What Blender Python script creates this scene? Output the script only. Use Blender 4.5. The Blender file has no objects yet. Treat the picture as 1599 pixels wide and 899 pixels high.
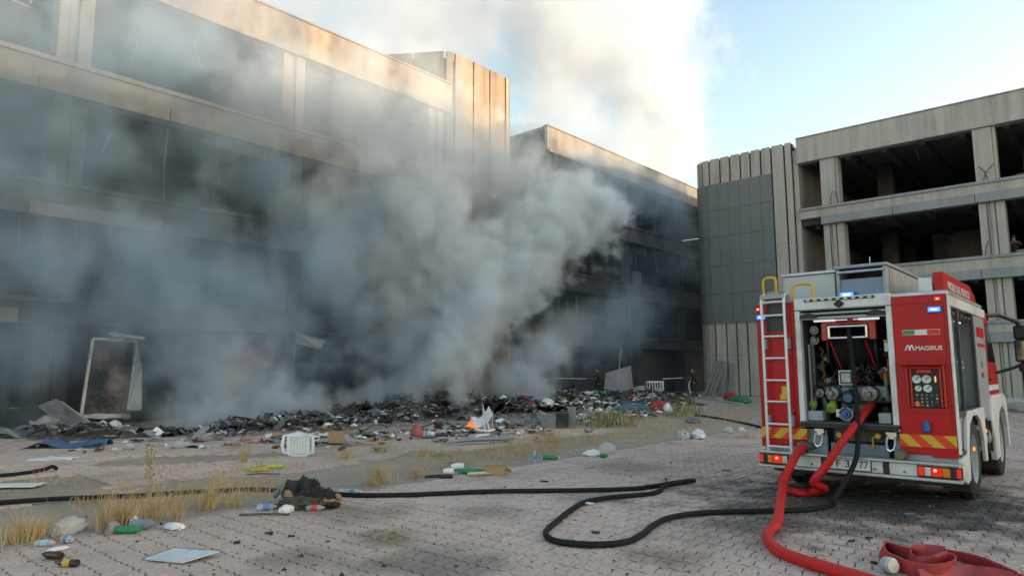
import bpy, bmesh, math, random
from math import sin, cos, pi, radians, sqrt, atan2
from mathutils import Vector, Matrix, noise as mnoise
rnd = random.Random(7)
SC = bpy.context.scene
C = SC.collection

# ------------------------------------------------------------------ camera, sky, sun, exposure
EYE = 1.6
YAW, PITCH, ROLL = radians(41.5), 0.121537, radians(-0.2)
FPX = 1060.0
fwd = Vector((-sin(YAW)*cos(PITCH), cos(YAW)*cos(PITCH), sin(PITCH)))
rgt = Vector((cos(YAW), sin(YAW), 0)); upv = rgt.cross(fwd)
rgt2 = rgt*cos(ROLL) + upv*sin(ROLL); upv2 = upv*cos(ROLL) - rgt*sin(ROLL)
cam = bpy.data.cameras.new('camera'); camo = bpy.data.objects.new('camera', cam); C.objects.link(camo)
cam.sensor_width = 36; cam.lens = FPX/1599*36; cam.clip_start = .05; cam.clip_end = 2000
M3 = Matrix((rgt2, upv2, -fwd)).transposed()
camo.matrix_world = Matrix.Translation((0, 0, EYE)) @ M3.to_4x4()
SC.camera = camo

SUN_EL, SUN_AZ = radians(5.0), atan2(0.62, 0.79)        # low sun, beyond the right hand building
w = bpy.data.worlds.new('World'); SC.world = w; w.use_nodes = True
nt = w.node_tree; nt.nodes.clear()
sky = nt.nodes.new('ShaderNodeTexSky'); sky.sky_type = 'NISHITA'; sky.sun_disc = False
sky.sun_elevation = SUN_EL; sky.sun_rotation = pi/2 - SUN_AZ
sky.air_density = 1.0; sky.dust_density = 1.2; sky.ozone_density = 0.8
bg = nt.nodes.new('ShaderNodeBackground'); bg.inputs[1].default_value = 0.15
wo = nt.nodes.new('ShaderNodeOutputWorld')
nt.links.new(sky.outputs[0], bg.inputs[0]); nt.links.new(bg.outputs[0], wo.inputs[0])
sl = bpy.data.lights.new('sun', 'SUN'); sl.energy = 2.0; sl.angle = radians(0.5); sl.color = (1.0, 0.84, 0.66)
so = bpy.data.objects.new('sun', sl); C.objects.link(so)
sd = Vector((cos(SUN_AZ)*cos(SUN_EL), sin(SUN_AZ)*cos(SUN_EL), sin(SUN_EL)))
so.rotation_euler = sd.to_track_quat('Z', 'Y').to_euler(); so.location = (0, 0, 40)
SC.view_settings.view_transform = 'Standard'; SC.view_settings.look = 'None'
SC.view_settings.exposure = 2.2; SC.view_settings.gamma = 1.0
SC.view_settings.use_curve_mapping = False
cy = SC.cycles
cy.volume_bounces = 3; cy.max_bounces = 8; cy.diffuse_bounces = 3; cy.transparent_max_bounces = 16
cy.volume_step_rate = 2.0; cy.volume_max_steps = 256
cy.use_denoising = True

# ------------------------------------------------------------------ helpers
def G(px, py, z=0.0):
    """point of the ground seen along a line of sight"""
    d = fwd*FPX + rgt2*(px-799.5) - upv2*(py-449.5)
    t = (z-EYE)/d.z
    return Vector((d.x*t, d.y*t, z))
def onX(px, py, X):
    d = fwd*FPX + rgt2*(px-799.5) - upv2*(py-449.5); t = X/d.x
    return Vector((X, d.y*t, EYE+d.z*t))

def tag(o, label=None, cat=None, group=None, kind=None):
    if label: o['label'] = label
    if cat: o['category'] = cat
    if group: o['group'] = group
    if kind: o['kind'] = kind
    return o
def empty(name, loc=(0, 0, 0), label=None, cat=None, group=None, rz=0):
    o = bpy.data.objects.new(name, None); C.objects.link(o); o.location = loc; o.rotation_euler = (0, 0, rz)
    o.empty_display_size = .2
    return tag(o, label, cat, group)
def copy_tree(o, parent=None):
    c = o.copy(); C.objects.link(c)
    if parent is not None: c.parent = parent
    for ch in o.children: copy_tree(ch, c)
    return c

class MB:
    """collects shapes, then links them as ONE mesh object"""
    def __init__(s): s.v = []; s.f = []; s.m = []; s.mi = 0
    def add(s, v, f):
        n = len(s.v); s.v += [tuple(p) for p in v]
        for q in f: s.f.append(tuple(i+n for i in q)); s.m.append(s.mi)
        return s
    def box(s, x0, x1, y0, y1, z0, z1):
        return s.add([(x0,y0,z0),(x1,y0,z0),(x1,y1,z0),(x0,y1,z0),(x0,y0,z1),(x1,y0,z1),(x1,y1,z1),(x0,y1,z1)],
                     [(3,2,1,0),(4,5,6,7),(0,1,5,4),(1,2,6,5),(2,3,7,6),(3,0,4,7)])
    def obox(s, c, size, rot=(0,0,0)):
        from mathutils import Euler
        R = Euler(rot).to_matrix(); a, b, d = size[0]/2, size[1]/2, size[2]/2
        v = [Vector(c)+R@Vector(p) for p in [(-a,-b,-d),(a,-b,-d),(a,b,-d),(-a,b,-d),(-a,-b,d),(a,-b,d),(a,b,d),(-a,b,d)]]
        return s.add(v, [(3,2,1,0),(4,5,6,7),(0,1,5,4),(1,2,6,5),(2,3,7,6),(3,0,4,7)])
    def quadslab(s, a, b, c, d, t):
        """slab over four corners, thickness vector t"""
        t = Vector(t); p = [Vector(q) for q in (a,b,c,d)]
        return s.add(p+[q+t for q in p], [(3,2,1,0),(4,5,6,7),(0,1,5,4),(1,2,6,5),(2,3,7,6),(3,0,4,7)])
    def prism(s, poly, axis, a, b):
        """2-D polygon extruded along an axis ('x','y','z')"""
        def P(u, v, w): return {'x':(w,u,v),'y':(u,w,v),'z':(u,v,w)}[axis]
        n = len(poly); v = [P(u,q,a) for u,q in poly]+[P(u,q,b) for u,q in poly]
        f = [tuple(range(n-1,-1,-1)), tuple(range(n,2*n))]+[(i,(i+1)%n,n+(i+1)%n,n+i) for i in range(n)]
        return s.add(v, f)
    def tube(s, pts, r, n=8, cap=True, flat=None):
        pts = [Vector(p) for p in pts]; N = len(pts)
        rs = r if isinstance(r, (list,tuple)) else [r]*N
        v = []; ref = None
        for i, p in enumerate(pts):
            t = (pts[min(i+1,N-1)]-pts[max(i-1,0)]).normalized()
            if ref is None: ref = Vector((0,0,1)) if abs(t.z) < .9 else Vector((1,0,0))
            a = t.cross(ref)
            if a.length < 1e-4: a = t.cross(Vector((1,0,0)))
            a.normalize(); b = a.cross(t).normalized(); ref = b
            for k in range(n):
                th = 2*pi*k/n; v.append(p + a*(rs[i]*cos(th)) + b*(rs[i]*sin(th)*(flat or 1)))
        f = [(i*n+k, i*n+(k+1)%n, (i+1)*n+(k+1)%n, (i+1)*n+k) for i in range(N-1) for k in range(n)]
        if cap: f += [tuple(range(n-1,-1,-1)), tuple(range((N-1)*n, N*n))]
        return s.add(v, f)
    def cyl(s, p0, p1, r0, r1=None, n=16): return s.tube([p0, p1], [r0, r0 if r1 is None else r1], n)
    def lathe(s, prof, c=(0,0,0), axis=(0,0,1), n=16, cap=True):
        """profile of (radius, height) turned about an axis"""
        ax = Vector(axis).normalized(); a = ax.orthogonal().normalized(); b = ax.cross(a); c = Vector(c)
        v = [c + ax*h + (a*cos(2*pi*k/n)+b*sin(2*pi*k/n))*r for r, h in prof for k in range(n)]; N = len(prof)
        f = [(i*n+k, i*n+(k+1)%n, (i+1)*n+(k+1)%n, (i+1)*n+k) for i in range(N-1) for k in range(n)]
        if cap: f += [tuple(range(n-1,-1,-1)), tuple(range((N-1)*n, N*n))]
        return s.add(v, f)
    def grid(s, nu, nv, fn, wrap=False):
        v = [fn(i/(nu-1), j/(nv-1)) for i in range(nu) for j in range(nv)]
        return s.add(v, [(i*nv+j, (i+1)*nv+j, (i+1)*nv+j+1, i*nv+j+1) for i in range(nu-1) for j in range(nv-1)])
    def build(s, name, mat, parent=None, loc=None, rot=None, smooth=False, bevel=0, local=False, solid=0, sub=0):
        """world coordinates unless local; the object's origin goes to its parent's base (or to loc)"""
        me = bpy.data.meshes.new(name); o = bpy.data.objects.new(name, me); C.objects.link(o)
        off = Vector((0,0,0))
        if parent is not None:
            o.parent = parent
            if not local:
                top = parent
                while top.parent is not None: top = top.parent
                off = top.location.copy()
        elif loc is not None:
            o.location = loc
            if not local: off = Vector(loc)
        if rot: o.rotation_euler = rot
        me.from_pydata([(p[0]-off.x, p[1]-off.y, p[2]-off.z) for p in s.v], [], s.f)
        mats = mat if isinstance(mat, (list,tuple)) else [mat]
        for m in mats: me.materials.append(m)
        if len(mats) > 1: me.polygons.foreach_set('material_index', s.m)
        if smooth:
            me.polygons.foreach_set('use_smooth', [True]*len(me.polygons))
            me.set_sharp_from_angle(angle=radians(40 if smooth is True else smooth))
        if solid:
            md = o.modifiers.new('thickness','SOLIDIFY'); md.thickness = solid
        if bevel:
            md = o.modifiers.new('bevel','BEVEL'); md.width = bevel; md.segments = 2; md.limit_method = 'ANGLE'
        if sub:
            md = o.modifiers.new('smooth','SUBSURF'); md.levels = md.render_levels = sub
        me.update()
        return o

# ------------------------------------------------------------------ materials
class NT:
    def __init__(s, name):
        s.mat = bpy.data.materials.new(name); s.mat.use_nodes = True; s.t = s.mat.node_tree
        s.b = s.t.nodes['Principled BSDF']
    def n(s, typ, **kw):
        o = s.t.nodes.new(typ)
        for k, v in kw.items():
            if k.startswith('i_'):
                k = k[2:]; sock = o.inputs[int(k)] if k.isdigit() else o.inputs[k.replace('_',' ')]
                s.set(sock, v)
            else: setattr(o, k, v)
        return o
    def set(s, sock, v):
        if hasattr(v, 'is_output'): s.t.links.new(v, sock)
        elif isinstance(v, bpy.types.Node): s.t.links.new(v.outputs[0], sock)
        else: sock.default_value = v
    def math(s, op, a, b=0.0, c=0.0, clamp=False):
        o = s.n('ShaderNodeMath', operation=op, use_clamp=clamp); s.set(o.inputs[0], a); s.set(o.inputs[1], b); s.set(o.inputs[2], c)
        return o.outputs[0]
    def mix(s, fac, a, b):
        o = s.n('ShaderNodeMix', data_type='RGBA')
        s.set(o.inputs[0], fac); s.set(o.inputs[6], a if not isinstance(a, tuple) else col(a)); s.set(o.inputs[7], b if not isinstance(b, tuple) else col(b))
        return o.outputs[2]
    def ramp(s, fac, a, b):
        o = s.n('ShaderNodeMapRange', clamp=True); s.set(o.inputs[0], fac); o.inputs[1].default_value = a; o.inputs[2].default_value = b
        return o.outputs[0]
    def noise(s, scale, detail=4, rough=.55, vec=None, dist=0.0):
        o = s.n('ShaderNodeTexNoise'); o.inputs['Scale'].default_value = scale; o.inputs['Detail'].default_value = detail
        o.inputs['Roughness'].default_value = rough; o.inputs['Distortion'].default_value = dist
        if vec is not None: s.set(o.inputs['Vector'], vec)
        return o.outputs[0]
    def pos(s, scale=(1,1,1), obj=False):
        g = s.n('ShaderNodeTexCoord').outputs['Object'] if obj else s.n('ShaderNodeNewGeometry').outputs['Position']
        m = s.n('ShaderNodeMapping'); s.set(m.inputs[0], g); m.inputs['Scale'].default_value = scale
        return m.outputs[0]
    def bump(s, h, strength=.3, dist=.02):
        o = s.n('ShaderNodeBump'); o.inputs['Strength'].default_value = strength; o.inputs['Distance'].default_value = dist
        s.set(o.inputs['Height'], h); s.set(s.b.inputs['Normal'], o); return o
def col(c): return (c[0], c[1], c[2], 1.0)

_mc = {}
STAINS_AND_SHADE = [((610,842),.42,(.13,.085,.05)),((695,882),.7,(.10,.095,.09)),((1040,868),.45,(.12,.08,.055)),((1150,825),.9,(.12,.105,.095)),((470,872),.45,(.17,.11,.08)),((1335,782),2.4,(.032,.030,.029)),((1445,780),2.0,(.04,.038,.038)),((1200,800),1.2,(.13,.11,.095)),((980,730),.9,(.16,.13,.11)),((560,800),.7,(.17,.13,.10)),((760,800),.5,(.15,.13,.11)),((930,775),.6,(.16,.135,.12))]  # broad near-black pair: wet pool plus shade painted beneath the engine
def stains_and_shade(t, base, p):
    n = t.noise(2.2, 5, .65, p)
    for k, (c, r, colr) in enumerate(STAINS_AND_SHADE):
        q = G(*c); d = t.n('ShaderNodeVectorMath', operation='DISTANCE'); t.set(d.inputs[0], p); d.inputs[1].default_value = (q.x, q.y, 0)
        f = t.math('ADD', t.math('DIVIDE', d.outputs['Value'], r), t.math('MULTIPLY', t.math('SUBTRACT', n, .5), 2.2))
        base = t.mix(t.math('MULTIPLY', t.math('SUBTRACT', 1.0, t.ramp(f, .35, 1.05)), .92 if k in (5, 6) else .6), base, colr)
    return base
def plain(name, c, rough=.5, metal=0.0, var=.18, scale=6.0, bump=.08, obj=True, spec=None, grime=None):
    """painted or bare stuff with uneven colour and a little relief"""
    if name in _mc: return _mc[name]
    t = NT(name); p = t.pos(obj=obj)
    n1 = t.noise(scale, 5, .6, p); n2 = t.noise(scale*9, 3, .6, p)
    f = t.math('ADD', t.math('MULTIPLY', n1, .7), t.math('MULTIPLY', n2, .3))
    f = t.ramp(f, .3, .7)
    lo = tuple(x*(1-var) for x in c); hi = tuple(min(1, x*(1+var)) for x in c)
    base = t.mix(f, lo, hi)
    if grime:
        base = t.mix(t.math('MULTIPLY', t.ramp(t.noise(scale*.6, 6, .65, p), .48, .72), grime[3]), base, grime[:3])
    t.set(t.b.inputs['Base Color'], base)
    t.set(t.b.inputs['Roughness'], t.math('ADD', t.math('MULTIPLY', n1, .25), rough-.12))
    t.b.inputs['Metallic'].default_value = metal
    if spec is not None: t.b.inputs['Specular IOR Level'].default_value = spec
    if bump: t.bump(n2, bump, .01)
    _mc[name] = t.mat; return t.mat

def concrete(name, c, dark, streak=.6, soot=0.0, soot_z=None, rough=.9):
    """weathered concrete: blotches, vertical run-off streaks, optional soot patches"""
    if name in _mc: return _mc[name]
    t = NT(name); p = t.pos()
    blot = t.ramp(t.noise(.5, 7, .62, p), .35, .68)
    st = t.ramp(t.noise(1.0, 6, .6, t.pos((2.6, 2.6, .16))), .42, .72)
    grain = t.noise(14, 6, .7, p)
    base = t.mix(t.math('MULTIPLY', blot, .55), c, tuple(x*.72 for x in c))
    base = t.mix(t.math('MULTIPLY', st, streak), base, dark)
    base = t.mix(t.math('MULTIPLY', t.ramp(grain, .45, .8), .35), base, tuple(min(1, x*1.25) for x in c))
    if soot > 0:
        s = t.ramp(t.noise(.28, 6, .6, t.pos((1, 1, .8))), .62-soot*.4, .80-soot*.4)
        base = t.mix(t.math('MULTIPLY', s, .93), base, (.018, .018, .02))
    t.set(t.b.inputs['Base Color'], base); t.b.inputs['Roughness'].default_value = rough
    t.bump(t.math('ADD', grain, t.math('MULTIPLY', t.noise(3, 5, .6, p), 1.5)), .35, .02)
    _mc[name] = t.mat; return t.mat

CONC_R = concrete('weathered concrete', (.50, .45, .40), (.19, .175, .165), .6)
CONC_G = concrete('grey concrete cap', (.33, .335, .34), (.13, .14, .15), .4)
CONC_L = concrete('smoke stained concrete', (.30, .225, .15), (.12, .08, .05), .75, .28)
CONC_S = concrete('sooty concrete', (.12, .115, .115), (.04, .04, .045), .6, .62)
CONC_T = concrete('scorched tower concrete', (.28, .21, .145), (.10, .07, .05), .8, .34)
CONC_M = concrete('partly burnt concrete', (.24, .21, .18), (.07, .06, .055), .6, .35)
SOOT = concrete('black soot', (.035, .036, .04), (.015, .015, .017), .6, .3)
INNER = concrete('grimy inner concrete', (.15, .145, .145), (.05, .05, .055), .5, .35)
CLAD = plain('dark grey cladding', (.16, .17, .175), .55, 0, .12, .8, .03, obj=False)
GROOVE = plain('dark joint', (.03, .03, .032), .9)

# ------------------------------------------------------------------ ground
def ground_material(name='court ground', pav=True):
    t = NT(name); p = t.pos()
    big = t.noise(.22, 6, .6, p); mid = t.noise(1.3, 6, .65, p); fine = t.noise(22, 5, .7, p)
    base = t.mix(t.ramp(big, .38, .62), (.44, .375, .315), (.37, .315, .26))
    base = t.mix(t.math('MULTIPLY', t.ramp(mid, .5, .7), .55), base, (.15, .12, .09))
    base = t.mix(t.math('MULTIPLY', t.ramp(fine, .55, .75), .5), base, (.10, .085, .07))
    base = stains_and_shade(t, base, p)
    t.set(t.b.inputs['Base Color'], base); t.b.inputs['Roughness'].default_value = .92
    t.bump(t.math('ADD', mid, fine), .5, .02)
    return t.mat
GROUND = ground_material()
g = MB(); g.add([(-400,-200,-.03),(400,-200,-.03),(400,600,-.03),(-400,600,-.03)], [(0,1,2,3)])
tag(g.build('ground', GROUND), kind='structure')

# ------------------------------------------------------------------ buildings
def path_pt(path, s):
    """point and outward normal on a polyline, at length s"""
    for (a, b) in zip(path, path[1:]):
        L = (b-a).length
        if s <= L+1e-6 or b is path[-1]:
            d = (b-a)/L; return a+d*s, Vector((d.y, -d.x))
        s -= L
def wallstrip(m, path, s0, s1, z0, z1, off, thick, step=.25):
    n = max(1, int((s1-s0)/step)) if (s1-s0) > .3 else 1
    cuts = [s0+(s1-s0)*i/n for i in range(n+1)]
    v = []
    for s in cuts:
        p, nn = path_pt(path, s); o = p+nn*off; i = p+nn*(off-thick)
        v += [(o.x,o.y,z0),(o.x,o.y,z1),(i.x,i.y,z1),(i.x,i.y,z0)]
    f = []
    for k in range(n):
        a = k*4; b = a+4
        f += [(a,b,b+1,a+1),(a+1,b+1,b+2,a+2),(a+2,b+2,b+3,a+3),(a+3,b+3,b,a)]
    f += [(3,2,1,0),(n*4,n*4+1,n*4+2,n*4+3)]
    m.add(v, f)

XF, YF = -24.0, 42.0            # the facades of the left and of the right building
def rounded(p0, p1, p2, r, n=7):
    a = (p0-p1).normalized(); b = (p2-p1).normalized()
    s = p1+a*r; e = p1+b*r; c = p1+a*r+b*r
    out = []
    for i in range(n+1):
        th = (pi/2)*i/n; out.append(c - b*r*cos(th) - a*r*sin(th))
    return out

rb = empty('office_building', (-14, 42, 0), 'abandoned concrete building across the back behind the fire truck, with grey cladding and open floors', 'building')
V2 = Vector
path = [V2((-20.7, 56))] + rounded(V2((-20.7,56)), V2((-20.7,42)), V2((-14,42)), 1.1) + [V2((-14,42)), V2((-14,46.5))]
LEN = lambda q: sum(((b-a).length for a, b in zip(q, q[1:])))
s_corner = LEN(path[:-2]) - 0.0           # arc length at the end of the arc
s_end = LEN(path[:-1])                    # at X = -14
def sX(x): return s_end-(-14-x)
m = MB(); wallstrip(m, path, 0, s_end, 0, 15.55, -.10, .5, .3); m.build('wall_core', GROOVE, rb)
gx = [-19.95,-19.42,-18.67,-17.99,-17.28,-16.62,-15.94,-15.27,-14.46]
gs = [s_corner-3.6, s_corner-2.7, s_corner-1.8, s_corner-1.1, s_corner-.62]+[sX(x) for x in gx]+[s_end]
for a, b in zip([s_corner-9]+gs, gs):
    m = MB()
    for z0, z1 in ((0, 2.55), (2.56, 4.55), (4.56, 9.3), (9.31, 15.62)):
        wallstrip(m, path, a+.055, b-.055, z0, z1, .02+rnd.uniform(-.006,.006), .12)
    m.build('concrete_panel', CONC_R, rb, bevel=.012)
rows = [4.62, 6.52, 8.37, 10.3, 12.1, 13.88]
cs = [s_corner-1.75, s_corner-1.05, s_corner-.4]+[sX(x) for x in (-19.55,-18.85,-18.15,-17.44,-16.73,-16.02,-15.29)]
for a, b in zip(cs, cs[1:]):
    for z0, z1 in zip(rows, rows[1:]):
        m = MB(); wallstrip(m, path, a+.008, b-.008, z0+.012, z1-.012, .09+rnd.uniform(-.008,.008), .06)
        m.build('cladding_panel', CLAD, rb)
XE = 90
m = MB(); m.box(-20.5, XE, 42.6, 66, 15.1, 15.4); m.build('roof', CONC_R, rb)
m = MB(); m.box(-14.02, -13.72, 42.16, 57.5, 0, 15.08); m.build('end_wall', CONC_R, rb)
m = MB(); m.box(-13.7, XE, 41.9, 42.5, 14.15, 15.68); m.box(-13.7, XE, 41.84, 42.56, 15.68, 15.76); m.box(-13.7, XE, 41.86, 41.9, 14.15, 14.42)
m.build('cornice', CONC_R, rb, bevel=.02)
for z0, z1 in ((10.16, 11.3), (6.2, 7.4), (2.95, 4.05)):
    m = MB(); m.box(-13.7, XE, 41.92, 42.3, z0+.5, z1-.16); m.build('ledge', CONC_R, rb, bevel=.015)
    m = MB(); m.box(-13.72, XE, 41.84, 42.36, z1-.16, z1); m.build('ledge_cap', CONC_G, rb, bevel=.02)
    x = -12.45
    while x < XE:
        x1 = min(x+3.82, XE); m = MB(); m.box(x+.012, x1-.012, 41.74+rnd.uniform(-.01,.01), 42.32, z0, z0+.49); m.build('ledge_beam', CONC_G, rb, bevel=.015); x = x1
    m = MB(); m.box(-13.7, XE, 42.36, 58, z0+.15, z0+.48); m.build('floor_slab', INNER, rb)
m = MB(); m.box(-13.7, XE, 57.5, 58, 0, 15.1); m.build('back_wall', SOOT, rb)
for x in [-12.4+7.68*k for k in range(0, 13)]:
    for z0, z1, f in ((11.3, 14.15, 0), (7.4, 10.16, 1), (4.05, 6.2, 1), (0, 2.95, 1)):
        m = MB()
        if f == 0: m.box(x, x+.82, 42.0, 42.9, z0, z1); m.box(x+.83, x+.98, 42.1, 42.8, z0, z1)
        else:
            m.box(x, x+.34, 42.02, 42.9, z0, z1); m.box(x+.5, x+.68, 42.0, 42.8, z0, z1); m.box(x+.74, x+1.12, 42.05, 42.9, z0, z1); m.box(x+.3, x+.8, 42.2, 42.8, z0, z1)
            m.tube([(x+.42, 41.98, z1), (x+.44, 41.97, z1*.5+z0*.5), (x+.5+rnd.uniform(-.1,.1), 41.96, z0)], .025, 6)
        m.build('column', CONC_R, rb, bevel=.015)
    for yy in (48.5, 54):
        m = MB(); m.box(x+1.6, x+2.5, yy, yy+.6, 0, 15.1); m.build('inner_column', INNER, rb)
for z in (14.15, 10.16, 6.2, 2.95):
    for k in range(26):
        x = -13+k*3.84*.5
        if x > 36: break
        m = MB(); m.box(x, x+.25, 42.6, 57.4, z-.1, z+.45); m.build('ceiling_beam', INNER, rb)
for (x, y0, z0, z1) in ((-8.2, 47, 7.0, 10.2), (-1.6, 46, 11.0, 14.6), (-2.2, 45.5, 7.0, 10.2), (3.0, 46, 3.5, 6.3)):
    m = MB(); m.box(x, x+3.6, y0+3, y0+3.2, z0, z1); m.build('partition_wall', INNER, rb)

for x in (-11.0, -9.7, -7.4, -5.6, -2.8, -1.6, .6, 2.5):
    m = MB(); z1 = rnd.choice((14.1, 10.1, 6.2)); L = rnd.uniform(.5, 1.6); m.tube([(x,42.3,z1),(x+.05,42.28,z1-L*.5),(x+rnd.uniform(-.2,.2),42.25,z1-L)], .018, 5); m.build('hanging_wire', GROOVE, rb)
for x, z, dx in ((-11.9,11.3,.15),(-11.5,11.3,-.1),(-4.4,11.35,.5),(-4.2,11.35,-.35),(-4.6,7.4,.2)):
    m = MB(); m.tube([(x,41.95,z),(x+dx*.3,41.9,z+.4),(x+dx,41.9,z+.75)], .02, 5); m.build('rebar', plain('rusty rebar', (.12,.055,.03), .8, .3), rb)
m = MB(); m.box(-3.4, 4.0, 47.0, 47.2, 11.3, 12.6); m.build('brick_partition', concrete('brick red wall', (.34,.17,.10), (.14,.08,.06), .5), rb)
m = MB(); m.box(-3.35, -2.2, 42.5, 42.6, 7.4, 7.62); m.build('sill_board', CONC_L, rb)
lb = empty('burnt_building', (-24, 6, 0), 'long burnt concrete building on the left with smoke pouring from its floors', 'building')
def wing(y0, y1, cols, parent, gf, top=CONC_L, low=CONC_S):
    m = MB(); m.box(-24.3, -24, y0, y1, 14.52, 15.95); m.box(-24.34, -23.94, y0-.02, y1+.02, 15.95, 16.03); m.build('parapet', top if top is CONC_L else CONC_M, parent, bevel=.02)
    m = MB(); m.box(-24.35, -23.82, y0-.01, y1+.02, 14.36, 14.52); m.build('parapet_lip', CONC_L, parent, bevel=.02)
    m = MB(); m.box(-38, -24.3, y0, y1, 14.6, 15.0); m.build('roof', CONC_S, parent)
    for z0, z1, mt in ((10.2, 11.35, top), (6.3, 7.45, low), (3.05, 3.85, low)):
        m = MB(); m.box(-24.34, -24.0, y0, y1, z0+.42, z1-.16); m.build('ledge', mt, parent, bevel=.015)
        m = MB(); m.box(-24.4, -23.9, y0-.02, y1+.02, z1-.16, z1); m.build('ledge_cap', mt, parent, bevel=.02)
        y = y0
        while y < y1-.1:
            yn = min(y+3.85, y1); m = MB(); m.box(-24.36, -23.8+rnd.uniform(-.02,.02), y+.012, yn-.012, z0+rnd.uniform(-.02,.02), z0+.41); m.build('ledge_beam', mt if rnd.random() < .6 else (CONC_S if low is SOOT else CONC_M), parent, bevel=.015); y = yn
        m = MB(); m.box(-38, -24.4, y0, y1, z0+.12, z0+.42); m.build('floor_slab', SOOT, parent)
    m = MB(); m.box(-38.3, -38, y0, y1, 0, 14.6); m.build('back_wall', SOOT, parent)
    m = MB(); m.box(-37.9, -24.5, y1-.3, y1-.02, 0, 14.5); m.build('end_wall', SOOT, parent)
    for y in cols:
        for z0, z1, mt in ((11.35, 14.36, top), (7.45, 10.2, low), (3.85, 6.3, low), (0, 3.05, low)):
            m = MB(); m.box(-24.9, -24.06, y-.5, y-.22, z0, z1); m.box(-24.8, -24.12, y-.2, y+.04, z0, z1); m.box(-24.9, -24.02, y+.06, y+.46, z0, z1)
            m.build('column', mt, parent, bevel=.015)
            m = MB(); m.box(-31, -30.4, y-.4, y+.4, z0, z1); m.build('inner_column', SOOT, parent)
    for a, b, z1, mt in gf:
        m = MB(); m.box(-24.62, -24.5, a, b, .0, z1); m.build('ground_floor_wall', mt, parent)
wing(-14, 22.5, [-9.2, -1.5, 6.2, 13.9, 21.6], lb,
     [(-14, 5.3, 3.05, SOOT), (6.6, 9.9, 3.05, SOOT), (10.0, 15.6, 3.05, SOOT), (16.9, 22.4, 3.05, SOOT)])
m = MB(); m.box(-38, -24.02, 22.46, 22.6, 14.5, 15.9); m.build('parapet_return', CONC_L, lb)
wing(30.3, 62, [30.9, 38.6, 46.3], lb, [(31.5, 38, 2.0, SOOT), (39.2, 62, 3.05, SOOT)], CONC_S, SOOT)
m = MB(); m.box(-38, -24.05, 30.16, 30.28, 11.4, 15.9); m.build('parapet_return', CONC_S, lb)
m = MB(); m.box(-38, -25.4, 30.1, 30.29, 0, 11.4); m.build('side_wall', SOOT, lb)
# what the fire left hanging in the openings of the near wing
rw = random.Random(21)
for ya, yb in ((-8.7,-2.0),(-1.0,5.7),(6.7,13.4),(14.4,21.1),(31.4,38.1),(39.1,45.8)):
    for z0, z1 in ((11.35,14.36),(7.45,10.2),(3.85,6.3)):
        for k in range(rw.randint(2,4)):
            y = rw.uniform(ya+.3, yb-.3); d = rw.uniform(-.35,.35); x = rw.uniform(-25.2,-24.3); zt = z1-rw.choice((0,0,.6)); zb = z0+rw.choice((0,0,.9,1.4))
            m = MB(); m.tube([(x,y,zt),(x+rw.uniform(-.15,.1),y+d*.4+rw.uniform(-.1,.1),(zt+zb)/2),(x,y+d,zb)], rw.uniform(.02,.045), 6); m.build('hanging_pipe', rw.choice((CONC_M,SOOT,CONC_S)), lb)
        if rw.random() < .75:
            w_ = rw.uniform(.8,2.2); y = rw.uniform(ya, yb-w_); h = rw.uniform(.8, z1-z0-.3)
            m = MB(); m.box(-25.1,-24.95,y,y+w_,z0,z0+h); m.build('infill_wall', rw.choice((CONC_M,CONC_S,SOOT)), lb)
        if rw.random() < .6:
            w_ = rw.uniform(.7,1.4); y = rw.uniform(ya, yb-w_); h = rw.uniform(1.0, 1.8); t_ = rw.uniform(-.2,.2)
            for a, c in (((y,z1),(y+t_,z1-h)),((y+w_,z1),(y+w_+t_,z1-h)),((y+t_,z1-h),(y+w_+t_,z1-h-.1))):
                m = MB(); m.tube([(-24.6,)+a,(-24.6,)+c], .035, 6); m.build('window_frame', CONC_M, lb)
        if rw.random() < .5:
            w_ = rw.uniform(.8,2.5); y = rw.uniform(ya, yb-w_); m = MB(); m.quadslab((-24.5,y,z1),(-24.5,y+w_,z1),(-24.5,y+w_,z1-rw.uniform(.2,.7)),(-24.5,y,z1-rw.uniform(.2,.7)),(-.04,0,0)); m.build('torn_fascia', rw.choice((CONC_M,CONC_S)), lb)
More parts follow.
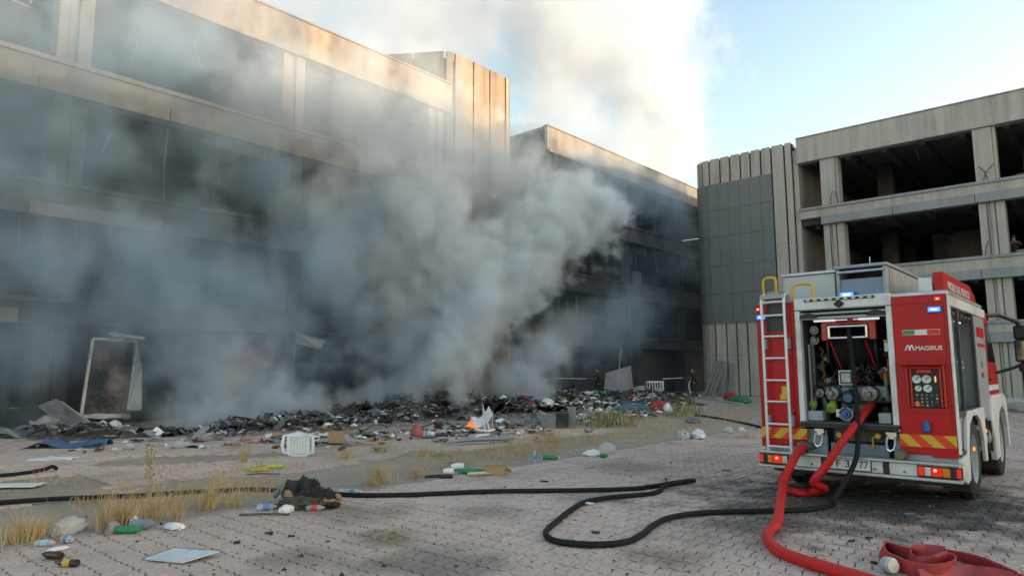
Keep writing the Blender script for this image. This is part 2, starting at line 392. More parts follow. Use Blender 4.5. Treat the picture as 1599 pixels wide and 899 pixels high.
# stair tower between the wings
tp = [V2((-30.4, 19.6)), V2((-25.2, 23.2)), V2((-25.0, 23.6)), V2((-25.0, 27.6)), V2((-25.25, 28.2)), V2((-25.8, 28.45)), V2((-33, 28.5))]
tp = tp[::-1]
TL = LEN(tp)
m = MB(); m.prism([(p.x-.3 if i in (2,3,4,5) else p.x, p.y) for i, p in enumerate(tp)], 'z', 0, 18.1); m.build('tower_core', SOOT, lb)
ts = [0, 3.0, 5.4, 7.2, 7.85, 8.5]
acc = [0]
for a, b in zip(tp, tp[1:]): acc.append(acc[-1]+(b-a).length)
cuts = [acc[1]-2.4, acc[1], acc[2]+.05, acc[3]+.02, acc[3]+1.3, acc[3]+2.6, acc[4]-.02, acc[5], acc[5]+1.7, acc[5]+3.4, acc[6]]
def tower_strip(m, a, b, z0, z1):
    pts = [path_pt(tp, a)[0]]+[tp[i] for i in range(len(tp)) if a+.02 < acc[i] < b-.02]+[path_pt(tp, b)[0]]
    o = []
    for i, p in enumerate(pts):
        d = (pts[min(i+1,len(pts)-1)]-pts[max(i-1,0)]).normalized(); o.append(p+V2((-d.y, d.x))*.14)
    n = len(pts)
    v = [(p.x,p.y,z) for z in (z0,z1) for p in pts]+[(p.x,p.y,z) for z in (z0,z1) for p in o]
    f = []
    for i in range(n-1):
        f += [(i,n+i,n+i+1,i+1),(2*n+i,2*n+i+1,3*n+i+1,3*n+i),(n+i,3*n+i,3*n+i+1,n+i+1),(i,i+1,2*n+i+1,2*n+i)]
    f += [(0,2*n,3*n,n),(n-1,2*n-1,4*n-1,3*n-1)]
    m.add(v, f)
for a, b in zip(cuts, cuts[1:]):
    m = MB()
    if a < acc[5]-.01: tower_strip(m, a+.05, b-.05, 0, 11.0)
    tower_strip(m, a+.05, b-.05, 11.02 if a < acc[5]-.01 else 15.02, 18.3)
    m.build('tower_panel', CONC_T, lb)


# ------------------------------------------------------------------ fire engine
RED = plain('fire engine red', (.44, .003, .008), .42, 0, .10, 3, .03, spec=.3, grime=(.17, .012, .014, .6))
RED2 = plain('orange red enamel', (.40, .022, .016), .4, 0, .1, 4, .03)
ALU = plain('dull aluminium', (.46, .47, .49), .42, .55, .12, 5, .06, grime=(.25, .24, .23, .6))
WHITE = plain('off white paint', (.62, .63, .64), .45, 0, .08, 4, .04, grime=(.30, .28, .26, .7))
PALE = plain('pale anodised metal', (.62,.63,.65), .4, .2, .08, 5, .03)
LGREY = plain('light grey panel', (.30, .32, .35), .5, .1, .1, 4, .04, grime=(.15, .15, .15, .6))
DGREY = plain('dark grey steel', (.06, .062, .068), .5, .2, .2, 7, .1)
BLACK = plain('black rubber', (.014, .014, .016), .6, 0, .3, 9, .12)
BLACKG = plain('black glass', (.008, .009, .012), .12, 0, .1, 3, 0)
CHROME = plain('bright metal', (.62, .62, .64), .25, .9, .1, 6, .03)
YEL = plain('yellow paint', (.62, .36, .02), .45, 0, .1, 4, .03)
BLUE = plain('blue plastic', (.03, .10, .34), .4, 0, .15, 6, .03)
GREEN = plain('green plastic', (.03, .30, .10), .4, 0, .2, 6, .03)
LIME = plain('lime cap', (.25, .34, .05), .45, 0, .2, 6, .05)
BRASS = plain('brass', (.42, .27, .09), .35, .85, .2, 6, .05)
GUNM = plain('cast grey metal', (.20, .205, .21), .42, .6, .25, 8, .1)
TANKB = plain('blue grey tank', (.17, .22, .29), .5, .1, .15, 4, .05)
ORANGE = plain('orange lens', (.75, .20, .01), .2, 0, .05, 4, 0)
def glow(name, c, strength):
    t = NT(name); t.set(t.b.inputs['Base Color'], col(tuple(x*.5 for x in c))); t.set(t.b.inputs['Emission Color'], col(c)); t.b.inputs['Emission Strength'].default_value = strength
    t.b.inputs['Roughness'].default_value = .2
    return t.mat
GBLUE = glow('blue flashing light', (.02, .07, 1.0), 1.5)
GBLUEW = glow('blue light core', (.30, .55, 1.0), .7)
GRED = glow('red lamp', (1.0, .02, .015), .5)
GREDL = glow('red tail lens', (.9, .03, .01), .10)
GREDH = glow('red tail filament', (1.0, .12, .06), 1.6)
GWHITE = glow('white tube lamp', (.9, .95, 1.0), .16)
GAMB = glow('amber side lamp', (1.0, .25, .03), .4)
def chevron():
    t = NT('yellow and red chevrons'); tc = t.n('ShaderNodeTexCoord'); sp = t.n('ShaderNodeSeparateXYZ'); t.set(sp.inputs[0], tc.outputs['Object'])
    d = t.math('ADD', t.math('ABSOLUTE', sp.outputs[0]), sp.outputs[2])
    k = t.math('FRACT', t.math('MULTIPLY', d, 4.6)); f = t.math('GREATER_THAN', k, .5)
    t.set(t.b.inputs['Base Color'], t.mix(f, (.66, .035, .012), (.58, .36, .015))); t.b.inputs['Roughness'].default_value = .35
    return t.mat
CHEV = chevron()
def text_mesh(s, size, bold=0.0):
    cu = bpy.data.curves.new('txt', 'FONT'); cu.body = s; cu.size = size; cu.extrude = .002; cu.offset = bold
    ob = bpy.data.objects.new('txt', cu); C.objects.link(ob)
    dg = bpy.context.evaluated_depsgraph_get(); dg.update()
    me = bpy.data.meshes.new_from_object(ob.evaluated_get(dg)); bpy.data.objects.remove(ob); bpy.data.curves.remove(cu)
    return me
def lettering(name, s, size, mat, parent, loc, rot, wid=None, bold=0.0):
    """raised letters; wid = stretch to this length"""
    me = text_mesh(s, size, bold); xs = [v.co.x for v in me.vertices]
    k = 1 if wid is None else wid/(max(xs)-min(xs)); x0 = min(xs)
    for v in me.vertices: v.co.x = (v.co.x-x0)*k
    me.materials.clear(); me.materials.append(mat)
    o = bpy.data.objects.new(name, me); C.objects.link(o); o.parent = parent
    top = parent
    while top.parent is not None: top = top.parent
    o.location = Vector(loc)-top.location; o.rotation_euler = rot
    return o

TY = 8.25                                # the engine's rear face
T = empty('fire_truck', (-2.265, TY, .17), 'red and white fire engine seen from behind, pump bay open and blue lights on', 'fire engine')
def part(name, mat, *boxes, parent=T, bevel=.006, **k):
    os_ = []
    for b in boxes: os_.append(MB().box(*b).build(name, mat, parent, bevel=bevel, **k))
    return os_[0]
# body shells
part('body_side', RED, (-3.28, -2.80, TY, 10.75, .72, 2.40), bevel=.02)
rp = part('rear_panel', RED, (-1.79, -1.275, TY, TY+.06, .72, 2.38), bevel=.012)
part('panel_trim', WHITE, (-1.80, -1.262, TY+.002, TY+.08, 2.382, 2.415), (-1.273, -1.255, TY+.002, TY+.1, .74, 2.38))
part('roof_panel', LGREY, (-3.26, -1.27, TY+.05, 10.75, 2.39, 2.43))
part('roof_rail', WHITE, (-1.30, -1.245, TY+.02, 10.76, 2.26, 2.372), bevel=.01)
part('door_frame', WHITE, (-2.815, -2.755, TY-.02, TY+.08, .94, 2.29), (-1.845, -1.785, TY-.02, TY+.08, .94, 2.29), bevel=.012)
hd = part('shutter_box', WHITE, (-2.815, -1.785, TY-.03, TY+.2, 2.293, 2.43), bevel=.015)
part('marker_strip', BLACK, (-2.69, -1.94, TY-.042, TY-.03, 2.388, 2.415), parent=hd, bevel=0)
for k in range(9):
    part('marker_dash', WHITE, (-2.665+k*.082, -2.625+k*.082, TY-.046, TY-.04, 2.393, 2.409), parent=hd, bevel=0)
m = MB(); m.lathe([(.0,-.04),(.035,-.04),(.042,-.01),(.03,.02),(0,.02)], (-2.31, TY-.045, 2.345), (0,-1,0), 14); m.box(-2.36,-2.26,TY-.05,TY-.03,2.33,2.36); m.build('camera_pod', BLACK, hd, smooth=True)
part('shutter_rail', LGREY, (-2.75, -1.85, TY-.005, TY+.06, 2.235, 2.262), (-2.75, -1.85, TY+.01, TY+.08, 2.18, 2.215))
for x in (-2.66, -1.94):
    m = MB(); m.prism([(x-.1,2.20),(x-.06,2.245),(x,2.26),(x+.06,2.245),(x+.1,2.20)], 'y', TY-.02, TY+.03); m.build('shutter_bracket', BLACK, T)
# pump bay
part('bay_lining', DGREY, (-2.79, -2.755, TY+.08, 9.3, .95, 2.3), (-1.83, -1.80, TY+.08, 9.3, .95, 2.3), (-2.79, -1.80, 9.3, 9.34, .5, 2.38), (-2.75,-1.83,TY+.2,9.3,2.31,2.36), bevel=0)
dk = part('bay_floor', DGREY, (-2.80, -1.785, TY-.05, 9.3, .965, 1.015), bevel=.008)
part('floor_edge', BLACK, (-2.80, -1.785, TY-.06, TY-.05, .95, 1.0), parent=dk)
for x0, x1 in ((-2.64, -2.27), (-2.21, -1.94)):
    m = MB(); m.cyl((x0, TY+.12, 2.17), (x1, TY+.12, 2.17), .012, n=8); m.build('lamp_tube', GWHITE, T)
# hose reel with its guide
reel = empty('hose_reel'); reel.parent = T
m = MB()
for k in range(13):
    x = -2.50+k*.037; m.lathe([(.10,-.018),(.25,-.016),(.266,0),(.25,.016),(.10,.018)], (x, 8.80, 1.86), (1,0,0), 28, cap=False)
m.build('wound_hose', BLACK, reel, smooth=True)
for x in (-2.545, -2.03):
    m = MB(); m.lathe([(0,-.01),(.30,-.01),(.30,.01),(0,.01)], (x, 8.80, 1.86), (1,0,0), 28); m.build('reel_flange', BLACK, reel)
gd = part('reel_guide', RED2, (-2.565, -2.49, 8.37, 8.47, 1.94, 2.14), (-2.06, -1.985, 8.37, 8.47, 1.94, 2.14), (-2.565, -1.985, 8.42, 8.5, 2.12, 2.16), (-2.4, -2.15, 8.36, 8.45, 2.15, 2.2), parent=reel)
for z in (1.965, 2.095): MB().cyl((-2.48, 8.36, z), (-2.07, 8.36, z), .017, n=10).build('guide_roller', CHROME, reel, smooth=True)
for x in (-2.475, -2.075): MB().cyl((x, 8.35, 1.965), (x, 8.35, 2.095), .018, n=10).build('guide_roller', CHROME, reel, smooth=True)
for (x0,x1) in ((-2.5,-2.42),(-2.12,-2.05)): m = MB(); m.tube([(x0,8.45,1.94),(x1,8.55,1.62),(x1+.02,8.7,1.5)], .009, 6); m.build('reel_strut', RED, reel)
# pump, valves, gauges inside the bay
pb = part('pump_body', GUNM, (-2.66, -1.95, 8.62, 9.0, 1.22, 1.42), (-2.5,-2.2,8.7,9.1,1.1,1.25), bevel=.03)
for x, z, r in ((-2.52, 1.33, .075), (-2.12, 1.33, .085), (-2.66, 1.33, .05)):
    m = MB(); m.lathe([(0,.16),(r*.35,.16),(r*.4,.10),(r*.95,.09),(r,.02),(r,-.06),(r*.7,-.1)], (x, 8.58, z), (0,-1,0), 18)
    for k in range(6): a = k*pi/3; m.obox((x+cos(a)*r*.8, 8.50, z+sin(a)*r*.8), (.022,.05,.022), (0,-a,0))
    m.build('valve', GUNM, pb, smooth=True)
m = MB(); m.lathe([(0,.1),(.05,.1),(.085,.05),(.09,-.05),(0,-.05)], (-2.345, 8.56, 1.28), (0,-1,0), 18); m.build('blue_flange', plain('dark blue metal', (.05,.09,.17), .4, .3), pb, smooth=True)
m = MB(); m.lathe([(0,.06),(.02,.06),(.025,.03),(.05,.03),(.056,.0),(.05,-.04),(0,-.04)], (-2.36, 8.42, 1.10), (0,-1,0), 20); m.build('blue_cap', BLUE, pb, smooth=True)
m = MB(); m.lathe([(.058,.02),(.078,.02),(.078,-.02),(.058,-.02)], (-2.36, 8.43, 1.10), (0,-1,0), 20, cap=False)
for k in range(4): a = k*pi/2+.4; m.obox((-2.36+cos(a)*.075, 8.42, 1.10+sin(a)*.075), (.02,.03,.02), (0,-a,0))
m.build('cap_ring', GUNM, pb, smooth=True)
for x, z in ((-2.52, 1.19), (-2.74, 1.21)):
    m = MB(); m.lathe([(0,.08),(.05,.08),(.058,.05),(.05,0),(.03,-.06),(0,-.06)], (x, 8.48, z), (0,-.8,-.6), 14); m.build('green_cap', LIME, pb, smooth=True)
m = MB(); m.lathe([(.0,.0),(.06,.0),(.07,-.04),(.06,-.1),(0,-.1)], (-2.36, 8.6, 1.1), (0,-1,0), 14); m.lathe([(.05,.0),(.05,-.3)], (-2.66, 8.7, 1.3), (0,0,1), 12); m.tube([(-2.66,8.6,1.3),(-2.6,8.55,1.15),(-2.62,8.6,1.0)], .03, 8); m.build('pump_pipe', GUNM, pb, smooth=True)
rs = random.Random(3)
m = MB()
for k in range(60):
    x = rs.uniform(-2.72, -1.9); z = rs.uniform(1.45, 2.1) if rs.random() < .6 else rs.uniform(1.05, 1.5); y = rs.uniform(8.5, 9.1)
    pts = [(x, y, z)]
    for q in range(4): pts.append((pts[-1][0]+rs.uniform(-.09,.09), pts[-1][1]-rs.uniform(-.02,.06), pts[-1][2]+rs.uniform(-.13,.08)))
    m.tube(pts, rs.uniform(.006,.016), 6)
m.build('cable', BLACK, T)
for k in range(64):
    x = rs.choice((rs.uniform(-2.74,-2.55), rs.uniform(-2.02,-1.86), rs.uniform(-2.6,-1.9))); z = rs.uniform(1.42, 1.62) if -2.55 < x < -2.05 else rs.uniform(1.15, 1.8); y = rs.uniform(8.6, 9.0); r = rs.uniform(.02, .045)
    m = MB(); m.lathe([(0,.05),(r,.05),(r*1.1,.0),(r*.7,-.08),(0,-.08)], (x,y,z), (rs.uniform(-.4,.4),-1,rs.uniform(-.4,.4)), 10); m.build('fitting', rs.choice((GUNM, GUNM, BRASS, DGREY, DGREY, BLACK, BLACK, RED, CHROME)), T, smooth=True)
for z in (2.07, 1.95):
    m = MB(); m.lathe([(0,.05),(.03,.05),(.035,.03),(.052,.03),(.055,-.04),(0,-.04)], (-2.68, 8.5, z), (0,-1,0), 18); m.build('wall_coupling', GUNM, T, smooth=True)
m = MB(); m.box(-2.74,-2.70,8.5,8.56,1.2,1.98); m.cyl((-2.73,8.42,1.0),(-2.73,8.42,1.9),.018,n=8); m.build('standpipe', GUNM, T)
m = MB()
for k in range(5): m.tube([(-2.63+.01*k,8.5,1.86-.09*k),(-2.58,8.46,1.82-.09*k),(-2.62,8.5,1.77-.09*k)], .014, 6)
m.build('brass_chain', BRASS, T)
sc = part('screen_case', WHITE, (-2.42, -2.255, 8.42, 8.47, 1.425, 1.595), bevel=.01)
part('screen_bezel', DGREY, (-2.405, -2.27, 8.412, 8.42, 1.44, 1.58), parent=sc)
part('screen', plain('lit screen', (.30,.36,.40), .25, 0, .3, 14, 0), (-2.385, -2.29, 8.408, 8.412, 1.46, 1.56), parent=sc, bevel=0)
for b in ((-2.745, -2.575, 8.30, 8.42, 1.018, 1.13), (-2.0, -1.875, 8.30, 8.42, 1.018, 1.13)): part('kick_plate', LGREY, b, bevel=.008)
part('junction_box', WHITE, (-1.93, -1.86, 8.45, 8.5, 1.80, 1.90), (-2.47,-2.42,8.42,8.46,1.06,1.15))
part('label_yellow', YEL, (-1.93, -1.90, 8.448, 8.452, 1.905, 1.93), bevel=0)
m = MB(); m.cyl((-1.9,8.45,1.45),(-1.9,8.45,1.72),.012,n=8); m.build('red_lever', RED2, T)
m = MB(); m.cyl((-1.93,8.43,1.42),(-1.93,8.43,1.56),.016,n=8); m.build('green_lever', GREEN, T)
# under the bay: chassis, hooks, tank, bumper
part('chassis_box', BLACK, (-2.75, -1.80, 8.5, 11.6, .45, .93), (-3.2, -1.35, 8.7, 9.9, .5, .72), bevel=0)
part('under_tank', TANKB, (-2.53, -1.93, 8.36, 8.48, .65, .78))
part('drawer_front', DGREY, (-2.5, -1.95, 8.4, 8.46, .80, .94))
part('side_plate', LGREY, (-2.78, -2.56, 8.34, 8.40, .62, .92), (-1.88, -1.80, 8.34, 8.40, .62, .92))
for x in (-2.62, -1.88):
    m = MB(); m.tube([(x-.04,8.27,.90),(x-.04,8.22,.80),(x-.03,8.20,.76),(x,8.19,.74),(x+.03,8.20,.76),(x+.04,8.22,.80),(x+.04,8.27,.88)], .013, 8); m.box(x-.05,x+.05,8.27,8.34,.86,.93); m.build('tow_shackle', CHROME, T, smooth=True)
m = MB(); m.tube([(-2.08,8.34,.74),(-2.08,8.34,.86),(-2.02,8.34,.88)], .012, 6); m.lathe([(0,.02),(.03,.02),(.03,-.02),(0,-.02)], (-2.02,8.33,.88), (0,-1,0), 12); m.build('drain_cock', YEL, T); m = MB(); m.lathe([(.012,.02),(.03,.02),(.03,-.02),(.012,-.02)], (-2.43,8.36,.87), (0,-1,0), 12); m.build('drain_ring', YEL, T)
bp = part('bumper', WHITE, (-3.27, -1.26, TY-.10, TY-.02, .505, .635), bevel=.012)
part('bumper_rail', ALU, (-3.27,-1.24,TY-.15,TY+.02,.636,.662), (-3.28,-1.235,TY-.14,TY+.0,.47,.502), parent=bp, bevel=.008)
part('bumper_underside', BLACK, (-3.1, -1.4, TY-.02, TY+.3, .42, .50), parent=bp)
for x in (-2.55, -1.92): part('bumper_strap', BLACK, (x-.03, x+.03, TY-.108, TY-.098, .503, .635), parent=bp, bevel=0)
for x in (-2.68, -2.03, -1.75):
    m = MB(); m.lathe([(0,.012),(.014,.012),(.014,-.01),(0,-.01)], (x, TY-.1, .545), (0,-1,0), 8); m.build('bolt', GUNM, bp)
pl = part('number_plate', plain('plate white', (.70,.71,.72), .4, 0, .05, 4, 0), (-2.52, -2.07, TY-.116, TY-.104, .52, .635), bevel=0)
part('plate_border', BLACK, (-2.53, -2.06, TY-.110, TY-.103, .512, .643), parent=pl, bevel=0)
lettering('plate_number', 'VF 31', .105, BLACK, pl, (-2.50, TY-.118, .545), (pi/2,0,0), .27)
lettering('plate_number', '77', .105, BLACK, pl, (-2.18, TY-.118, .545), (pi/2,0,0), .09)
for side, x0 in ((0, -3.275), (1, -1.63)):
    tl = part('tail_light', BLACK, (x0, x0+(.345 if side == 0 else .40), TY-.128, TY-.10, .512, .625), bevel=.01)
    segs = [(.005,.055,GREDL),(.105,.16,ORANGE),(.16,.275,GREDL),(.275,.335,WHITE)] if side == 0 else [(.01,.07,GREDL),(.07,.125,WHITE),(.125,.225,GREDL),(.225,.295,ORANGE),(.345,.39,GREDL)]
    for a, b, mt in segs: part('lens', mt, (x0+a+.002, x0+b-.002, TY-.138, TY-.12, .525, .613), parent=tl, bevel=.006)
    xx = x0+(.215 if side == 0 else .165)
    m = MB(); m.lathe([(0,.004),(.014,.004),(.014,0),(0,0)], (xx, TY-.139, .585), (0,-1,0), 10); m.build('bulb', GREDH, tl)
m = MB(); m.lathe([(0,.09),(.045,.09),(.058,.06),(.06,0),(.045,-.1),(0,-.1)], (-1.775, TY-.05, .715), (0,-1,0), 18); m.build('outlet_cap', plain('worn bronze', (.16,.13,.09), .5, .5), T, smooth=True)
m = MB(); m.lathe([(0,.12),(.04,.12),(.052,.06),(.052,-.05),(.04,-.1),(0,-.1)], (-2.74, TY-.06, .735), (-.4,-1,.1), 16); m.build('hose_coupling', GUNM, T, smooth=True)
# seams, rivets and brackets of the rear skin
for x0, x1, z0, z1 in ((-3.215,-3.210,.94,2.36),(-2.868,-2.863,.94,2.36),(-3.21,-2.868,2.025,2.03),(-3.21,-2.868,.96,.965),(-1.76,-1.30,2.295,2.299),(-1.76,-1.30,1.145,1.149),(-1.305,-1.301,.94,2.29)):
    part('panel_seam', BLACK, (x0, x1, TY-.0035, TY+.01, z0, z1), bevel=0)
for x in (-1.765, -1.30, -2.84, -3.24):
    for k in range(11): m = MB(); m.lathe([(0,.004),(.004,.003),(.006,0),(0,0)], (x, TY-.001, 1.0+k*.125), (0,-1,0), 6); m.build('rivet', RED, T)
for x in (-3.19, -2.88):
    for z in (1.12, 1.98): m = MB(); m.tube([(x-.02,TY-.03,z-.12),(x-.02,TY-.035,z),(x+.02,TY-.03,z+.02)], .008, 6); m.build('ladder_clip', GUNM, T)
# chevrons, plates, side pieces on the rear
for a, b in ((-3.283, -2.745), (-1.79, -1.277)): part('chevron_board', CHEV, (a, b, TY-.012, TY-.002, .80, .925), bevel=0)
part('lower_plate', LGREY, (-3.22, -2.80, TY+.03, TY+.07, .655, .72), (-1.79, -1.28, TY+.03, TY+.07, .655, .80), bevel=0)
part('red_plate', RED, (-1.50, -1.276, TY-.004, TY+.02, .70, .795), (-3.28, -3.05, TY-.004, TY+.02, .70, .795), bevel=0)
part('rear_window', plain('dark window', (.012,.013,.016), .45, 0, .2, 5, .02), (-3.15, -2.91, TY-.006, TY+.01, 2.06, 2.385), bevel=0)
for x, z0, z1 in ((-1.7, 1.962, 2.02),):
    fl = part('flag_sticker', plain('flag white', (.62,.62,.62), .4, 0, .05, 5, 0), (x+.003, x+.35, TY-.004, TY+.01, z0, z1), bevel=0)
    part('flag_green', plain('flag green', (.03,.20,.08), .4, 0, .05, 5, 0), (x+.006, x+.118, TY-.006, TY, z0+.004, z1-.004), parent=fl, bevel=0)
    part('flag_red', plain('flag red', (.48,.012,.02), .4, 0, .05, 5, 0), (x+.234, x+.347, TY-.006, TY, z0+.004, z1-.004), parent=fl, bevel=0)
lettering('maker_name', 'MAGIRUS', .062, WHITE, rp, (-1.585, TY-.003, 1.803), (pi/2,0,0), .245, .0015)
m = MB()
for k in (0, .035): m.prism([(-1.69+k,1.803),(-1.675+k,1.803),(-1.655+k,1.845),(-1.64+k,1.803),(-1.625+k,1.803),(-1.648+k,1.862),(-1.662+k,1.862)], 'y', TY-.004-k*.02, TY+.001)
m.build('maker_emblem', WHITE, rp)
cp = part('control_panel', BLACK, (-1.655, -1.35, TY-.014, TY+.01, 1.20, 1.62), bevel=.006)
part('panel_flap', RED, (-1.73, -1.33, TY-.10, TY-.004, 1.645, 1.672), parent=cp, bevel=.006)
for x in (-1.68, -1.645, -1.375, -1.345): MB().cyl((x, TY-.03, 1.215), (x, TY-.03, 1.64), .012, n=8).build('guard_rail', RED2, cp, smooth=True)
MB().cyl((-1.68,TY-.03,1.62),(-1.345,TY-.03,1.62),.02,n=8).build('guard_rail', RED2, cp, smooth=True)
part('panel_label', RED2, (-1.59, -1.45, TY-.035, TY-.014, 1.56, 1.60), parent=cp)
for x, z, r in ((-1.59,1.50,.043),(-1.50,1.50,.043),(-1.58,1.405,.032),(-1.495,1.405,.040)):
    m = MB(); m.lathe([(0,.012),(r*.88,.012),(r,.016),(r,-.01),(0,-.01)], (x, TY-.016, z), (0,-1,0), 20); gq = m.build('gauge', plain('gauge face', (.55,.56,.56), .3, 0, .1, 20, 0), cp, smooth=True)
    m = MB(); m.obox((x+.006, TY-.03, z+.008), (r*1.1,.003,.006), (0,-.8,0)); m.build('needle', BLACK, gq)
for i in range(5):
    for j in range(4):
        if j == 3 and i in (0, 4): continue
        m = MB(); m.lathe([(0,.008),(.009,.008),(.011,0),(0,0)], (-1.60+i*.045, TY-.015, 1.335-j*.035), (0,-1,0), 8); m.build('button', rs.choice((GUNM, WHITE, DGREY, LGREY)), cp)
for x, mt in ((-1.60, ORANGE), (-1.415, BLACK)):
    m = MB(); m.lathe([(0,.02),(.022,.02),(.028,0),(0,0)], (x, TY-.015, 1.24), (0,-1,0), 14); m.build('knob', mt, cp)
part('level_bar', glow('amber bar', (1,.45,.1), .2), (-1.43,-1.415,TY-.018,TY-.01,1.47,1.53), parent=cp, bevel=0)
m = MB(); m.lathe([(0,-.06),(.02,-.06),(.036,-.045),(.038,.03),(.02,.05),(.02,.065),(0,.065)], (-1.535, TY-.03, 1.01), (0,0,1), 14); m.build('blue_bottle', BLUE, T, smooth=True)
yp = part('pictogram', YEL, (-3.035, -2.925, TY-.006, TY+.002, 1.25, 1.315), (-3.01, -2.95, TY-.006, TY+.002, 1.316, 1.41), bevel=0)
for x, z, mt, r in ((-1.385, 2.225, GBLUE, .056), (-3.215, 2.24, GBLUE, .05)):
    lp = part('blue_light', DGREY, (x-r-.012, x+r+.012, TY-.012, TY+.005, z-.034, z+.034), bevel=.006)
    m = MB(); m.box(x-r, x+r, TY-.026, TY-.012, z-.024, z+.024); m.build('light_lens', mt, lp, bevel=.008)
    m = MB(); m.box(x-r+.026, x+r-.026, TY-.029, TY-.026, z-.008, z+.008); m.build('light_core', GBLUEW, lp)
for x, z in ((-1.35, 2.335), (-3.25, 2.34)):
    m = MB(); m.box(x-.03, x+.03, TY-.014, TY+.002, z-.02, z+.02); q = m.build('marker_light', GREDL, T, bevel=.005)
    m = MB(); m.box(x-.01, x+.01, TY-.018, TY-.013, z-.008, z+.008); m.build('light_core', GREDH, q)
# ladder on the left rear
ld = empty('ladder'); ld.parent = T
for x in (-3.175, -2.905):
    m = MB(); m.tube([(x, TY-.09, .64), (x, TY-.09, 2.40), (x, TY-.08, 2.49), (x, TY+.05, 2.51)], .017, 8); m.build('rail', PALE, ld, smooth=True)
for z in (.71, .97, 1.23, 1.48, 1.74, 2.0, 2.25, 2.41):
    m = MB(); m.cyl((-3.175, TY-.09, z), (-2.905, TY-.09, z), .013, n=8); m.build('rung', PALE, ld, smooth=True)
m = MB(); m.box(-3.18,-2.9,TY-.1,TY+.12,2.45,2.5); m.build('ladder_head', LGREY, ld)
for x in (-3.175, -2.905):
    for z in (1.05, 1.95): m = MB(); m.box(x-.012, x+.03, TY-.09, TY, z-.1, z+.02); m.build('bracket', LGREY, ld)
# roof: box, hatch, rails, beacon, sign board
bx = part('roof_box', plain('checker plate', (.46,.48,.50), .4, .5, .1, 30, .5), (-3.08, -2.46, 8.66, 9.6, 2.44, 2.76), bevel=.01)
part('box_lid', ALU, (-3.1, -2.44, 8.64, 9.62, 2.762, 2.80), parent=bx, bevel=.01)
part('latch', BLACK, (-2.455, -2.44, 8.8, 8.86, 2.66, 2.76), parent=bx)
ht = empty('roof_monitor'); ht.parent = T
part('casing', LGREY, (-2.42,-2.38,8.56,10.4,2.44,2.78), (-1.92,-1.88,8.56,10.4,2.44,2.78), (-2.38,-1.92,8.9,10.4,2.44,2.5), parent=ht)
m = MB(); m.prism([(8.56,2.46),(8.60,2.66),(8.75,2.66),(8.75,2.46)], 'x', -2.38, -1.92); m.build('front_slope', TANKB, ht)
m = MB(); m.box(-2.37,-1.93,8.9,8.95,2.5,2.8); m.build('inner_back', BLACK, ht)
m = MB(); m.box(-2.44,-1.86,8.54,10.4,2.785,2.82); m.build('top_cover', LGREY, ht, bevel=.008)
m = MB(); m.cyl((-2.4,8.55,2.74),(-1.9,8.55,2.74),.016,n=8); m.build('roller_bar', CHROME, ht, smooth=True)
for k in range(14): m = MB(); m.box(-1.878,-1.868,8.7+k*.12,8.805+k*.12,2.46,2.77); m.build('side_slat', ALU, ht, bevel=.004)
m = MB(); m.tube([(-3.27,8.5,2.42),(-3.27,8.5,2.70),(-3.255,8.5,2.735),(-3.22,8.5,2.75),(-3.16,8.5,2.75),(-3.12,8.5,2.735),(-3.11,8.5,2.70),(-3.11,8.5,2.42)], .018, 8); m.build('handrail', YEL, T, smooth=True)
m = MB(); m.tube([(-2.84,8.3,2.42),(-2.84,8.3,2.57),(-2.82,8.3,2.605),(-2.78,8.3,2.615),(-2.67,8.3,2.615),(-2.63,8.3,2.605),(-2.61,8.3,2.57),(-2.61,8.3,2.42)], .018, 8); m.build('handrail', YEL, T, smooth=True)
bc = part('beacon', BLUE, (-2.36, -2.20, 8.44, 8.6, 2.435, 2.50), bevel=.012)
part('light_core', GBLUEW, (-2.32, -2.24, 8.425, 8.437, 2.452, 2.478), parent=bc, bevel=.004)
part('light_lens', GBLUE, (-2.35, -2.21, 8.43, 8.438, 2.445, 2.49), parent=bc, bevel=0)
part('roof_bin', LGREY, (-3.25, -3.08, 8.55, 9.0, 2.43, 2.58))
m = MB(); m.prism([(8.75,2.42),(8.75,2.68),(10.6,2.68),(10.75,2.62),(10.9,2.6),(11.15,2.42)], 'x', -1.46, -1.36); sb_ = m.build('sign_board', RED, T, bevel=.008)
m = MB(); m.box(-1.6,-1.47,8.72,8.78,2.42,2.62); m.build('board_bracket', WHITE, sb_)
lettering('board_letters', 'VIGILI DEL FUOCO', .13, WHITE, sb_, (-1.356, 8.95, 2.50), (pi/2,0,pi/2), 1.55, .002)
# right hand lockers
part('locker_back', LGREY, (-1.74, -1.70, TY+.06, 9.92, 1.16, 2.3), bevel=0)
part('locker_floor', DGREY, (-1.74, -1.26, TY+.08, 9.92, 1.10, 1.16), (-1.74,-1.26,TY+.08,8.83,.72,.76), bevel=.006)
part('locker_roof', LGREY, (-1.74, -1.30, TY+.06, 9.92, 2.27, 2.30), bevel=0)
part('locker_post', DGREY, (-1.30, -1.262, 8.80, 8.85, .76, 2.26), (-1.30, -1.262, 9.84, 9.90, 1.1, 2.26), bevel=.006)
part('locker_divider', LGREY, (-1.7, -1.31, 8.81, 8.84, 1.16, 2.27), bevel=0)
part('lower_locker', LGREY, (-1.72, -1.29, TY+.08, 8.78, .76, 1.09), bevel=.01)
for k in range(6): MB().cyl((-1.30, 8.15+.12+k*.27, 2.20), (-1.30, 8.15+.3+k*.27, 2.20), .028, n=10).build('rolled_shutter', DGREY, T)
for y0 in (8.45, 9.1): m = MB(); m.cyl((-1.34,y0,2.14),(-1.34,y0+.35,2.14),.012,n=8); m.build('lamp_tube', GWHITE, T)
